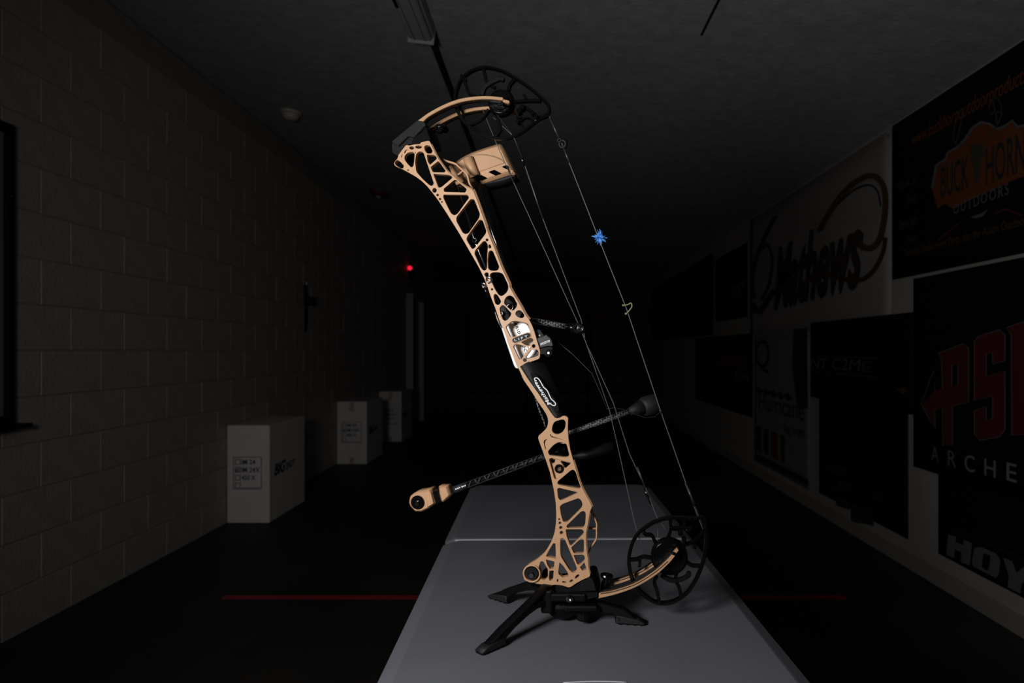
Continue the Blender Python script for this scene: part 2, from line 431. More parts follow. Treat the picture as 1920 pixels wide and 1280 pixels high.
# ------------------------------------------------------------------ banners on the right wall
BV = mat('banner_black', (0.004, 0.004, 0.0045), 0.6, spec=.1)
BW = mat('banner_white', (0.22, 0.20, 0.185), 0.6, 0, 0.04, 8)
ORANGE = mat('print_orange', (0.11, 0.031, 0.005), 0.6); GOLD = mat('print_gold', (0.06, 0.031, 0.007), 0.6)
BROWN = mat('print_brown', (0.036, 0.019, 0.008), 0.6)
PRED = mat('print_red', (0.062, 0.004, 0.005), 0.6); SILV = mat('print_silver', (0.08, 0.084, 0.087), 0.6)
OLV = mat('print_olive', (0.035, 0.033, 0.02), 0.6)
def Yw(px): return XR * F / (px - VX)
def wp(px, py, out=0.0):
    y = (XR - out) * F / (px - VX)
    return (y, HC - (py - VY) * y / F)
def banner(name, y_far, y_near, z0, z1, m, label, off=0.006, sag=0.0, hem=None):
    """hanging sheet with thickness and slight ripples, local origin at its lower far corner on the wall"""
    t = empty(name, (XR, y_far, z0)); tag(t, label, 'banner')
    W, H = y_far - y_near, z1 - z0
    bm = bmesh.new(); nx, nz = 24, 8; g = {}
    for lay in (0, 1):
        for i in range(nx + 1):
            for j in range(nz + 1):
                u, v = i / nx, j / nz
                rip = .0022 * math.sin(u * 23 + v * 2) * math.sin(v * 3.0 + .5) if 0 < i < nx else 0
                zz = v * H - sag * math.sin(u * math.pi) * (v if v > .5 else 0) * .5
                g[lay, i, j] = bm.verts.new((-off - (0 if lay else -.003) + min(rip, .002) - (.0 if lay else 0), -u * W, zz))
    for i in range(nx):
        for j in range(nz):
            bm.faces.new((g[1, i, j], g[1, i + 1, j], g[1, i + 1, j + 1], g[1, i, j + 1]))
            bm.faces.new((g[0, i, j + 1], g[0, i + 1, j + 1], g[0, i + 1, j], g[0, i, j]))
    for i in range(nx):
        bm.faces.new((g[1, i, 0], g[0, i, 0], g[0, i + 1, 0], g[1, i + 1, 0])); bm.faces.new((g[1, i, nz], g[1, i + 1, nz], g[0, i + 1, nz], g[0, i, nz]))
    for j in range(nz):
        bm.faces.new((g[1, 0, j], g[1, 0, j + 1], g[0, 0, j + 1], g[0, 0, j])); bm.faces.new((g[1, nx, j], g[0, nx, j], g[0, nx, j + 1], g[1, nx, j + 1]))
    from_bm('sheet', bm, m, t, True)
    for yy in (-.03, -W + .03):
        for zz in (.03, H - .03):
            lathe('grommet', (-off - .003, yy, zz), (-1, 0, 0), [(.004, 0), (.009, .0012), (.009, 0)], CHROME, t, 10)
    t['_y'] = y_far; t['_z'] = z0; t['_off'] = off + .003
    return t
def bprint(t, name, loops, m, lift=0.0012):
    """flat print on a banner; loops in wall coordinates (y, z)"""
    y0, z0, of = t['_y'], t['_z'], t['_off']
    lp = [[(y0 - p[0], p[1] - z0) for p in L] for L in loops]
    me = curve_mesh(lp, .0004, 0, lambda c: Vector((-of - lift - c.z, -c.x, c.y)), name)
    return link(name, me, m, t)
def btext(t, s, y_left, y_right, z, h, m, shear=0.0, lift=.0014, bold=0.0, slope=0.0, space=1.0, name='printed_text'):
    y0, z0, of = t['_y'], t['_z'], t['_off']
    W = y_left - y_right
    me = text_mesh(s, lambda c: Vector((-of - lift - c[2], (y_left - y0) - c[0], z - z0 + c[1] + slope * c[0])), name, W, h, shear, .0003, space, bold)
    return link(name, me, m, t)
def wl_(pts): return [wp(*p) for p in pts]

# 1 Buck Horn banner, top right
b1 = banner('vinyl_banner', Yw(1675), 1.75, 1.62, zceil(XR) - .012, BV, 'black banner reading BUCK HORN OUTDOORS high on the right wall')
btext(b1, 'www.buckhornoutdoorproducts.com', Yw(1714), Yw(1975), 2.33, .075, ORANGE, .2)
RA = (1640, 60, 280 / 717.)
def RT(pts): return [(RA[0] + u * RA[2], RA[1] + v * RA[2]) for u, v in pts]
plate = [(285, 750), (305, 640), (350, 610), (360, 580), (410, 550), (440, 520), (480, 460), (520, 432), (560, 440), (600, 465), (640, 450), (672, 425), (700, 455), (760, 440), (860, 500), (900, 640), (840, 760), (760, 690), (700, 700), (620, 740), (480, 800), (390, 850), (345, 825), (310, 850)]
bprint(b1, 'logo_plate', [wl_(RT(plate))], ORANGE, .0010)
bprint(b1, 'logo_outline', [wl_(RT(ribbon(plate[:14], 11)))], SILV, .0014)
btext(b1, 'BUCK', wl_(RT([(328, 0)]))[0][0], wl_(RT([(462, 0)]))[0][0], wp(*RT([(330, 800)])[0])[1] + .005, .155, INKB, bold=.01)
btext(b1, 'HORN', wl_(RT([(545, 0)]))[0][0], wl_(RT([(735, 0)]))[0][0], wp(*RT([(548, 725)])[0])[1] - .005, .165, INKB, bold=.01)
bprint(b1, 'skull_emblem', [wl_(RT([(475, 545), (500, 535), (525, 545), (540, 575), (520, 620), (512, 700), (500, 735), (488, 700), (482, 640), (470, 590)]))], OLV, .0018)
for pts in ([(480, 550), (440, 540), (400, 535), (388, 500), (400, 430), (420, 380)], [(402, 530), (415, 480), (430, 420), (440, 385)],
            [(520, 545), (560, 500), (605, 440), (622, 380), (610, 330), (585, 300)], [(600, 440), (590, 380), (575, 320)], [(560, 395), (625, 380)]):
    bprint(b1, 'antler_line', [wl_(RT(ribbon(smooth_open(pts, 4), 6)))], OLV, .002)
btext(b1, 'OUTDOORS', wl_(RT([(388, 0)]))[0][0], wl_(RT([(655, 0)]))[0][0], wp(*RT([(390, 880)])[0])[1] + .005, .05, SILV, space=1.25, slope=.02)
bprint(b1, 'logo_crescent', [wl_(RT([(470, 888), (520, 872), (555, 850), (530, 885), (495, 895)]))], SILV)
bprint(b1, 'ribbon_print', [wl_(RT(ribbon([(312, 1000), (370, 955), (430, 905), (410, 920)], 8)))], PRED)
bprint(b1, 'ribbon_print', [wl_(RT(ribbon([(590, 870), (640, 850), (720, 880)], 9)))], PRED)
btext(b1, 'Technical Replacement Parts, also the Austin Outdoors', Yw(1698), Yw(1935), 1.735, .042, GOLD)
for i, s in enumerate(('Back in', 'Two', 'Open like', 'Two')):
    btext(b1, s, Yw(1688 + 14 * (i % 2)), Yw(1722), (2.06, 1.96, 1.84, 1.74)[i] + .06, .05, OLV)

# 2 white script banner
b2 = banner('vinyl_banner', Yw(1408), Yw(1674), 1.36, 2.50, BW, 'white banner with the gold Mathews script and swoosh', .008)
RB = (1400, 280, 340 / 1145.)
def RS(pts): return [(RB[0] + u * RB[2], RB[1] + v * RB[2]) for u, v in pts]
swo = [([(470, 510), (520, 420), (600, 300), (700, 205), (800, 165), (865, 210), (890, 310), (880, 450), (850, 570), (790, 625), (720, 600)], 34, 40, GOLD),
       ([(460, 520), (520, 430), (600, 330), (700, 250), (790, 225), (840, 270), (858, 360)], 16, 10, INKB),
       ([(890, 555), (870, 660), (800, 780), (700, 830), (560, 800), (450, 790), (370, 860), (330, 930), (270, 870), (180, 900), (90, 1020), (45, 980)], 26, 40, BROWN),
       ([(60, 940), (40, 850), (70, 680), (120, 560), (180, 440), (200, 430)], 26, 22, BROWN),
       ([(100, 950), (150, 850), (170, 700), (140, 600), (100, 640)], 22, 16, BROWN)]
for pts, w0_, w1_, m_ in swo:
    bprint(b2, 'script_swoosh', [wl_(RS(ribbon(smooth_open(pts, 5), w0_, w1_)))], m_, .001 if m_ is INKB else .0016)
ml = wp(*RS([(180, 820)])[0]); mr = wp(*RS([(740, 590)])[0])
btext(b2, 'Mathews', ml[0] - .02, mr[0] - .02, 1.585, .50, INKB, .38, bold=.03, slope=.03, lift=.0010)
btext(b2, 'Mathews', ml[0], mr[0], 1.60, .50, BROWN, .38, bold=.02, slope=.03)

# 3 upper dark banners further on
b3 = banner('vinyl_banner', Yw(1342), Yw(1402), 1.55, 2.30, BV, 'small black banner hanging beside the white script banner')
btext(b3, 'G5T', Yw(1375), Yw(1400), 1.78, .14, GPRINT)
b4 = banner('vinyl_banner', Yw(1222), Yw(1338), 1.40, 2.40, BV, 'long black banner high up toward the far end')
# lower row
b5 = banner('vinyl_banner', Yw(1305), Yw(1412), .55, 1.38, BV, 'black banner with a dull red stripe beside the Hurricane banner')
bprint(b5, 'red_stripe', [[(Yw(1345), 1.02), (Yw(1405), 1.0), (Yw(1405), 1.17), (Yw(1345), 1.15)]], PRED)
btext(b5, 'BOWS', Yw(1380), Yw(1405), .90, .09, GPRINT)
b6 = banner('vinyl_banner', Yw(1416), Yw(1519), .14, 1.352, mat('banner_grey_white', (.16, .155, .15), .6), 'white Hurricane bag target banner low on the right wall', .006)
btext(b6, 'Hurricane', Yw(1425), Yw(1510), .66, .16, INKB)
btext(b6, 'bag target', Yw(1472), Yw(1511), .53, .08, INKB)
btext(b6, 'Q', Yw(1418), Yw(1445), 1.05, .27, INKB)
for i, (a, b, m_) in enumerate(((1420, 1430, BROWN), (1434, 1443, INKB), (1447, 1461, ORANGE), (1466, 1473, BROWN))):
    bprint(b6, 'target_picture', [[(Yw(a), .26), (Yw(b), .25), (Yw(b), .49), (Yw(a), .49)]], m_)
bprint(b6, 'print_strip', [[(Yw(1419), .17), (Yw(1518), .17), (Yw(1518), .22), (Yw(1419), .22)]], INKB)
for i in range(5):
    x = 1421 + i * 14
    bprint(b6, 'animal_print', [wl_(ribbon([(x, 726 + i * 3), (x + 4, 736 + i * 3), (x + 10, 732 + i * 3)], 8))], INKB)
bprint(b6, 'side_picture', [wl_([(1490, 618), (1515, 614), (1517, 765), (1497, 765), (1488, 690)])], INKB)
for i in range(5):
    bprint(b6, 'small_print', [[(Yw(1480), .46 - i * .04), (Yw(1510), .45 - i * .04), (Yw(1510), .465 - i * .04), (Yw(1480), .475 - i * .04)]], GPRINT)
b7 = banner('vinyl_banner', Yw(1524), Yw(1719), .86, 1.42, BV, 'plain black banner with a thin gold band and silver letters', .018)
btext(b7, 'NT C2M', Yw(1526), Yw(1620), 1.08, .075, SILV, 0.1)
btext(b7, 'E', Yw(1622), Yw(1640), 1.075, .07, GOLD)
for z_ in (1.165, 1.05):
    bprint(b7, 'gold_line', [[(Yw(1526), z_), (Yw(1650), z_ - .004), (Yw(1650), z_ + .004), (Yw(1526), z_ + .008)]], GOLD)
bprint(b7, 'gold_mark', [wl_([(1688, 730), (1704, 725), (1710, 733), (1700, 738)])], GOLD)
b8 = banner('vinyl_banner', Yw(1537), Yw(1704), .16, .86, BV, 'low black banner with faint grey print beneath the gold-band banner', .006)
for k, (x0, y0, x1, y1) in enumerate(((1550, 870, 1590, 892), (1556, 905, 1572, 925), (1575, 900, 1600, 925), (1570, 930, 1595, 955), (1598, 945, 1640, 985), (1640, 920, 1655, 940))):
    bprint(b8, 'faint_print', [wl_([(x0, y0), (x1, y0 + 8), (x1, y1), (x0, y1 - 8)])], mat('faint_grey', (.012, .012, .012), .7) if k else mat('faint_red', (.02, .005, .005), .7))
# PSE banner
b9 = banner('vinyl_banner', Yw(1719), 1.9, .58, 1.60, BV, 'black banner with red PSE letters above ARCHERY', .019)
RC = (1720, 600, 200 / 753.)
def RP(pts): return [(RC[0] + u * RC[2], RC[1] + v * RC[2]) for u, v in pts]
Pl = [(60, 595), (150, 360), (155, 500), (212, 485), (205, 265), (183, 235), (360, 168), (395, 195), (395, 580), (280, 605), (280, 880), (215, 885), (212, 620), (155, 635), (158, 765), (110, 680)]
Ph = [(275, 320), (322, 308), (322, 458), (275, 468)]
Sl = [(440, 150), (470, 115), (620, 70), (655, 105), (655, 285), (570, 310), (570, 225), (522, 240), (522, 398), (655, 358), (655, 770), (620, 820), (480, 848), (440, 800), (440, 640), (522, 610), (522, 710), (570, 695), (570, 535), (440, 568)]
El = [(670, 55), (1000, -60), (1000, 130), (830, 170), (830, 300), (960, 270), (960, 440), (830, 465), (830, 640), (1010, 610), (1010, 790), (708, 812), (705, 110)]
for L in ([Pl, Ph], [Sl], [El]):
    bprint(b9, 'red_letter', [wl_(RP(q)) for q in L], PRED, .0012)
    bprint(b9, 'letter_outline', [wl_(RP(inset(L[0], -5))), wl_(RP(L[0]))], SILV, .0016)
    if len(L) > 1: bprint(b9, 'letter_outline', [wl_(RP(L[1])), wl_(RP(inset(L[1], 5)))], SILV, .0016)
za = HC - (857 - VY) * Yw(1755) / F
for i, (ch, u0, u1, v0) in enumerate((('A', 130, 183, 1000), ('R', 248, 308, 1035), ('C', 368, 440, 1070), ('H', 510, 590, 1105), ('E', 668, 740, 1140))):
    a, b = RP([(u0, v0)])[0], RP([(u1, v0)])[0]
    ya, z_ = wp(*a); yb = wp(*b)[0]
    btext(b9, ch, ya, yb, z_ + .008, .078, GPRINT if i > 1 else SILV, bold=.005)
b10 = banner('vinyl_banner', Yw(1762), 1.85, .17, .60, BV, 'low black banner with silver HOY letters and a thin border', .008)
RD = (1700, 940, 220 / 1083.)
def RH(pts): return [(RD[0] + u * RD[2], RD[1] + v * RD[2]) for u, v in pts]
Hh = [(405, 300), (480, 325), (475, 375), (545, 400), (548, 350), (625, 385), (605, 590), (525, 560), (530, 470), (470, 440), (460, 520), (390, 490)]
Oo = [(650, 425), (720, 420), (850, 480), (890, 540), (875, 670), (850, 705), (770, 665), (640, 600), (625, 560)]
Oh = [(735, 475), (800, 500), (785, 620), (765, 640), (715, 600)]
Yy = [(915, 515), (1000, 550), (1040, 660), (1110, 600), (1200, 640), (1090, 760), (1075, 850), (960, 790), (970, 680)]
bprint(b10, 'silver_letter', [wl_(RH(Hh))], SILV); bprint(b10, 'silver_letter', [wl_(RH(Oo)), wl_(RH(Oh))], SILV); bprint(b10, 'silver_letter', [wl_(RH(Yy))], SILV)
bprint(b10, 'border_line', [wl_(RH(ribbon([(420, 235), (700, 365), (1083, 520), (1300, 600)], 8)))], mat('faint_grey', (.05, .05, .05), .7))

# ------------------------------------------------------------------ far end: target stack
TG = mat('target_grey', (0.05, 0.05, 0.052), 0.85); TO = mat('target_rust', (0.05, 0.014, 0.007), 0.85); TK = mat('target_black', (0.02, 0.02, 0.02), .9)
k = 0
labels = ('dark foam target block at the far end, bottom left', 'dark foam target block at the far end, bottom middle', 'dark foam target block at the far end, bottom right')
for i in range(3):
    t = empty('foam_target', (-1.55 + i * 1.15, 12.9, 0)); tag(t, labels[i], 'target', 'foam targets at the far end')
    for j in range(5):
        box('foam_layer', (0, 0, j * .2), (1.1, .5, j * .2 + .196), (TK, TG, TK, TG, TG)[j], t, .006)
    box('frame_post', (-.02, -.02, 0), (.02, .02, 1.95), TK, t, .004)
    box('frame_beam', (-.02, -.02, 1.7), (1.13, .04, 1.95), TO, t, .006)

# ------------------------------------------------------------------ folding table
TABM = mat('grey_table_plastic', (0.124, 0.128, 0.143), 0.5, 0, 0.04, 6, 0.05, 260, spec=.25)
EDGE_GLINT = mat('edge_highlight', (0.36, 0.37, 0.40), 0.35)  # lighter grey than the leaves, edge highlight put into the colour
TZ = 0.74
tab = empty('folding_table', (0.0645, 0.9657, 0), math.radians(1.1))
tag(tab, 'grey plastic folding table under the bow', 'table')
def leaf(y0, y1, m, nm):
    W = .3125; ch = .022; dr = .0080; bm = bmesh.new()
    def ring(ix, z, r, iy0, iy1):
        p = []
        for cx, cy, a0 in ((W - ix - r, y1 - iy1 - r, 0), (-W + ix + r, y1 - iy1 - r, 90), (-W + ix + r, y0 + iy0 + r, 180), (W - ix - r, y0 + iy0 + r, 270)):
            for q in range(5):
                a = math.radians(a0 + q * 22.5); p.append(bm.verts.new((cx + r * math.cos(a), cy + r * math.sin(a), z)))
        return p
    rr = .02
    R_ = [ring(0.004, TZ - .045, rr, .001, .001), ring(0, TZ - .036, rr, 0, 0), ring(0, TZ - .010, rr, 0, 0), ring(.005, TZ - dr, rr, .003, .003), ring(ch, TZ - .0012, rr, .006, .006), ring(ch + .004, TZ, rr, .008, .008)]
    for a, b in zip(R_, R_[1:]):
        for q in range(20): bm.faces.new((a[q], a[(q + 1) % 20], b[(q + 1) % 20], b[q]))
    bm.faces.new(R_[-1]); bm.faces.new(R_[0][::-1])
    return from_bm(nm, bm, m, tab)
S0 = 1.704 - .9657
leaf(-.16, S0 - .0012, TABM, 'table_leaf'); leaf(S0 + .0012, 2.397 - .9657, TABM, 'table_leaf')
box('seam_highlight', (-.285, S0 - .0025, TZ - .02), (.285, S0 + .001, TZ + .0004), EDGE_GLINT, tab, .0008)  # pale strip paints the bright edge highlight along the seam
# moulded handle rim near the front edge
rim = [(-.045 + .0045 * i * 2, .0035 - ((i - 5) / 5) ** 2 * .0035, TZ + .0004) for i in range(11)]
tube('handle_rim', [(p[0] + .0, p[1] + .0, p[2]) for p in rim], .0011, EDGE_GLINT, tab, 6)
LEGM = mat('table_leg_steel', (.12, .12, .125), .45, .6)
for yy in (.05, 1.25):
    for xx in (-.24, .24):
        tube('leg', [(xx, yy, .012), (xx, yy, TZ - .05)], .0125, LEGM, tab, 10)
        lathe('leg_cap', (xx, yy, 0), (0, 0, 1), [(0, 0), (.015, 0), (.015, .02), (.0125, .022)], BLKM, tab, 10)
    tube('leg_brace', [(-.24, yy, .2), (.24, yy, .2)], .009, LEGM, tab, 8)
    tube('leg_hinge_bar', [(-.26, yy, TZ - .055), (.26, yy, TZ - .055)], .010, LEGM, tab, 8)
    tube('folding_strut', [(0, yy, .2), (0, yy + (.3 if yy < .5 else -.3), TZ - .05)], .007, LEGM, tab, 8)
for xx in (-.29, .29):
    box('side_rail', (xx - .012, -.13, TZ - .07), (xx + .012, 1.40, TZ - .044), LEGM, tab, .003)

# ------------------------------------------------------------------ bow stand
HX, HY = 0.022, 1.190
st = empty('bow_stand', (HX, HY, TZ)); tag(st, 'black three-legged stand clamped to the lower end of the bow', 'bow stand')
def stand_leg(tx, ty, hs=1.0, r0=.03):
    dx, dy = tx - HX, ty - HY; L = math.hypot(dx, dy); a = math.atan2(dy, dx)
    prof = [(r0, .070 * hs), (r0 + .012, .072 * hs), (L * .45, .052 * hs ** .5), (L * .75, .028), (L - .012, .010), (L, .006), (L, .0022), (L - .006, 0), (L - .012, .002), (L - .018, 0), (L - .024, .002), (L - .03, 0), (L - .036, .002), (L - .042, 0), (L - .05, .003), (L - .052, .013), (L * .62, .024 * hs ** .3), (L * .45, .036 * hs), (L * .35, .0405 * hs), (r0 + .01, .042 * hs - .004), (r0, .040 * hs - .006)]
    hole = [(r0 + .008, .062 * hs), (L * .40, .052 * hs), (L * .38, .0475 * hs), (r0 + .012, .050 * hs)]
    hole = round_poly(hole, .003); u = Vector((math.cos(a), math.sin(a), 0)); w = Vector((-u.y, u.x, 0))
    me = curve_mesh([prof, hole], .008, .0015, lambda c: u * c.x - w * c.z + Vector((0, 0, c.y)), 'leg')
    lg = link('leg', me, BLKT, st)
    me2 = curve_mesh([[(L - .05, .004), (L - .002, .003), (L, .006), (L - .012, .0115), (L - .048, .0165)]], .0095, .001, lambda c: u * c.x - w * c.z + Vector((0, 0, c.y)), 'foot_pad')
    link('foot_pad', me2, RUB, lg)
    c = u * (L - .046) + Vector((0, 0, .011)); lathe('foot_screw', c - w * .009, -w, [(.0035, 0), (.003, .002), (0, .0022)], CHROME, lg, 10); 
    return lg
stand_leg(-.1095, 1.0536); stand_leg(-.1117, 1.2994); stand_leg(.1640, 1.170, .5, .016)
lathe('hub', (0.0, 0, .008), (0, 0, 1), [(0, 0), (.016, 0), (.022, .005), (.030, .014), (.034, .024), (.030, .029), (0, .030)], BLKT, st, 20)
box('hub_upright', (-.036, -.040, .026), (-.016, .030, .066), BLKT, st, .004, 2)
box('clamp_jaw', (.004, -.034, .027), (.060, .032, .0375), BLKT, st, .003, 2)
box('clamp_jaw', (-.020, -.040, .046), (.040, -.028, .060), BLKT, st, .003, 2)
lathe('clamp_knob', (.036, -.020, .008), (0, 0, 1), [(0, 0), (.010, .001), (.012, .004), (.012, .014), (.007, .016), (.007, .020)], BLKT, st, 14)
lathe('clamp_bolt', (.012, -.040, .053), (0, -1, 0), [(.006, 0), (.006, .004), (.003, .0045), (0, .003)], CHROME, st, 12)

# ------------------------------------------------------------------ the compound bow
PSI = math.radians(8.0)
BO = Vector((0.03, 1.162, TZ))           # base of the bow on its front plane
bow = empty('compound_bow', BO, -PSI)
tag(bow, 'tan compound bow with black cams, grip, stabilisers and quiver, upright in the stand', 'bow')
CU, SU = math.cos(PSI), math.sin(PSI)
def bp(px, py, w=0.0):
    """pixel -> (x, z) in the bow's own plane at depth w behind its front face"""
    d = Vector(((px - VX) / F, 1.0, -(py - VY) / F)); n = Vector((SU, CU, 0))
    o = Vector((0, 0, HC)); t = ((BO - o).dot(n) + w) / d.dot(n)
    q = o + d * t - BO
    return (q.x * CU - q.y * SU, q.z)
def b3d(px, py, w=0.0):
    x, z = bp(px, py, w); return Vector((x, w, z))
PX = 1.162 / F      # metres per pixel on the bow plane
ZM = {'A': (720, 100, .1875), 'B': (720, 240, .15625), 'C': (820, 400, .125), 'D': (860, 520, .125), 'E': (920, 640, .125),
      'F': (960, 760, .125), 'G': (960, 900, .125), 'H': (880, 1000, .25), 'I': (840, 100, 220 / 1656.), 'J': (1140, 940, 220 / 1341.),
      'K': (960, 560, 300 / 1280.), 'L': (740, 840, 320 / 1920.), 'M': (880, 1040, .1875), 'N': (840, 260, 140 / 1792.), 'Q': (920, 580, 140 / 1493.)}
def T(k, pts):
    x, y, s = ZM[k]; return [(x + p[0] * s, y + p[1] * s) for p in pts]
def flat(name, loops, w0, w1, m, parent=bow, bevel=0.0008, wt=None):
    """plate traced on the bow, between depths w0 (front) and w1; traced where its front face lies"""
    wt = w0 if wt is None else wt
    lp = [[bp(p[0], p[1], wt) for p in L] for L in loops]
    wc, half = (w0 + w1) / 2, (w1 - w0) / 2
    me = curve_mesh(lp, half, min(bevel, half * .8), lambda c: Vector((c.x, wc - c.z, c.y)), name)
    return link(name, me, m, parent)
def disc(name, px, py, rpx, w0, w1, m, parent=bow, rim=0.0, n=24, hole=0.0):
    c = b3d(px, py, w0); r = rpx * PX
    prof = [(0, hole), (r * .45, hole), (r * .5, 0), (r - rim, 0), (r, rim), (r, w1 - w0), (0, w1 - w0)] if hole > 0 else [(0, 0), (max(r - rim, r * .5), 0), (r, rim), (r, w1 - w0), (0, w1 - w0)]
    return lathe(name, c, (0, 1, 0), prof, m, parent, n)
def btube(name, pts, r, m, parent=bow, n=8):
    return tube(name, [b3d(*p) for p in pts], r, m, parent, n)
def bowtext(s, p0, p1, hpx, w, m, parent, shear=0.0, bold=0.0, space=1.0, name='lettering'):
    a, b = Vector(bp(*p0, w)), Vector(bp(*p1, w)); d = (b - a); L = d.length; d /= L; u = Vector((-d.y, d.x))
    me = text_mesh(s, lambda c: Vector(((a + d * c[0] + u * c[1]).x, w - c[2], (a + d * c[0] + u * c[1]).y)), name, L, hpx * PX, shear, .00025, space, bold)
    return link(name, me, m, parent)

# ---- riser
outer = (T('B', [(118, 430), (130, 400), (165, 365), (170, 330), (205, 280), (240, 235), (268, 200), (300, 212), (360, 196), (435, 192), (440, 172), (545, 150), (565, 195), (600, 270), (640, 350), (700, 440), (760, 520), (830, 575), (900, 640), (960, 690), (1060, 740), (1090, 800), (1140, 930), (1185, 1060), (1230, 1190)])
  + T('C', [(700, 120), (760, 290), (870, 560), (960, 800), (1080, 1060)])
  + T('D', [(760, 140), (850, 300), (930, 430), (1000, 560), (1060, 640), (1100, 720), (1130, 800), (1160, 900), (1222, 1105)])
  + T('E', [(735, 255), (640, 290), (530, 326), (442, 380), (562, 568), (702, 762), (900, 1062), (945, 1122), (985, 1154), (1040, 1143), (1080, 1116), (1120, 1116), (1155, 1138)])
  + T('F', [(840, 195), (835, 350), (845, 490), (870, 650), (910, 800), (925, 850), (960, 960), (1000, 1100), (1040, 1210)])
  + T('G', [(1040, 90), (1080, 170), (1130, 260), (1170, 330), (1200, 400), (1180, 440), (1165, 490), (1145, 600), (1125, 720), (1108, 800), (1110, 950), (1122, 1080), (1138, 1190)])
  + T('H', [(893, 250), (903, 290), (908, 320), (850, 345), (800, 372), (770, 395), (745, 405), (700, 388), (640, 382), (600, 390), (570, 385), (470, 368), (412, 350), (398, 290), (412, 262), (445, 232), (500, 200), (560, 150), (590, 105)])
  + T('G', [(600, 900), (640, 780), (660, 640), (665, 500), (655, 330), (630, 160), (600, 10)])
  + T('F', [(600, 1130), (570, 1000), (520, 850), (460, 680), (420, 570), (392, 490), (400, 450), (450, 410), (510, 350), (532, 310), (545, 240), (530, 160), (490, 90), (440, 15)])
  + T('E', [(700, 890), (640, 790), (560, 670), (490, 570), (450, 470), (415, 400), (390, 370), (320, 180), (250, 10)])
  + T('D', [(720, 920), (660, 760), (610, 640), (550, 460), (480, 280), (420, 100)])
  + T('C', [(700, 965), (620, 800), (505, 600), (330, 300), (150, 10)])
  + T('B', [(640, 850), (530, 710), (460, 640), (380, 580), (290, 530), (200, 480), (140, 460)]))
outer = round_poly(outer, 3.5, 2)
H_ = []
SNUG = ()
def hole(z, pts, r=2.2): H_.append(round_poly(inset(T(z, pts), (-0.5 if len(H_) in SNUG else -1.0) if r > .9 else 0), r, 3))
def dot(z, x, y, rx, ry=None, rot=0): H_.append(T(z, circ(x, y, rx * 1.15, ry * 1.15 if ry else None, rot, 12)))
hole('B', [(133, 412), (160, 385), (190, 405), (236, 455), (225, 482), (200, 475), (142, 440)])
dot('B', 332, 238, 26, 17); dot('B', 415, 228, 36, 17); dot('B', 377, 296, 6); dot('B', 290, 505, 9)
hole('B', [(240, 300), (252, 268), (295, 250), (268, 272), (252, 304)], .6); hole('B', [(205, 350), (210, 322), (228, 310), (218, 330), (216, 355)], .6)
hole('B', [(250, 340), (285, 300), (340, 290), (362, 305), (358, 380), (348, 455), (330, 470), (282, 420), (252, 378)], 4)
hole('B', [(392, 310), (430, 282), (468, 292), (490, 360), (594, 668), (575, 692), (545, 678), (470, 610), (392, 522), (378, 400)], 4)
hole('B', [(487, 222), (512, 207), (548, 217), (578, 280), (568, 300), (518, 300), (490, 260)], 3)
hole('B', [(517, 322), (600, 327), (632, 350), (625, 370), (550, 437), (530, 400)])
hole('B', [(563, 472), (650, 400), (738, 506), (730, 526), (587, 524)])
hole('B', [(594, 552), (780, 567), (815, 585), (812, 598), (685, 705), (657, 713)])
hole('B', [(718, 735), (845, 627), (870, 627), (990, 738), (975, 768), (722, 760)])
dot('B', 606, 747, 24, 26); dot('B', 643, 803, 14); dot('B', 672, 851, 13); dot('B', 695, 886, 9)
hole('B', [(712, 803), (1000, 805), (1018, 830), (875, 1028), (842, 1043), (808, 1020), (762, 930), (716, 832)], 3)
hole('B', [(1040, 858), (1075, 852), (1145, 1030), (1140, 1070), (1010, 1258), (975, 1268), (947, 1250), (872, 1112), (872, 1072)], 4)
hole('C', [(640, 97), (678, 112), (728, 262), (720, 300), (550, 518), (526, 528), (512, 510), (442, 390), (452, 352), (620, 115)], 3)
hole('C', [(690, 422), (720, 420), (752, 470), (740, 650), (738, 820), (722, 848), (690, 848), (652, 800), (562, 600), (572, 560)], 3)
dot('C', 745, 397, 20); hole('C', [(775, 470), (790, 470), (806, 508), (785, 520), (770, 512)], 1)
hole('C', [(772, 580), (800, 557), (828, 570), (923, 800), (908, 843), (870, 853), (792, 848), (767, 820), (758, 700)], 3)
hole('C', [(707, 910), (730, 888), (758, 892), (768, 950), (737, 958)], 1.5)
hole('C', [(792, 912), (830, 888), (930, 888), (980, 912), (1058, 1080), (1058, 1140), (1020, 1198), (960, 1236), (922, 1216), (862, 1120), (802, 982)], 4)
dot('D', 455, 78, 18); dot('D', 500, 178, 16)
hole('D', [(532, 262), (550, 248), (578, 270), (632, 360), (610, 398), (586, 408), (553, 388), (533, 310)], 2.5)
hole('D', [(722, 290), (770, 273), (818, 300), (872, 400), (862, 440), (820, 488), (792, 488), (684, 388), (692, 340)], 3)
hole('D', [(618, 460), (658, 416), (688, 434), (785, 540), (776, 570), (720, 638), (690, 646), (663, 620), (633, 540)], 3)
hole('D', [(852, 545), (872, 507), (910, 493), (948, 517), (982, 570), (968, 598), (930, 602), (882, 583)], 3)
hole('D', [(708, 742), (795, 664), (850, 657), (1000, 685), (1038, 707), (1068, 805), (1052, 828), (800, 890), (780, 885)], 3)
hole('D', [(940, 975), (1085, 908), (1116, 932), (1106, 960), (1060, 1018), (1002, 1008)], 2)
dot('D', 1125, 1028, 25)
hole('D', [(838, 1008), (900, 1010), (1038, 1052), (1028, 1080), (935, 1222), (915, 1226), (892, 1180), (824, 1035)], 2)
hole('D', [(1085, 1092), (1175, 1088), (1192, 1112), (1192, 1165), (1120, 1190), (1020, 1212), (1008, 1200)], 2)
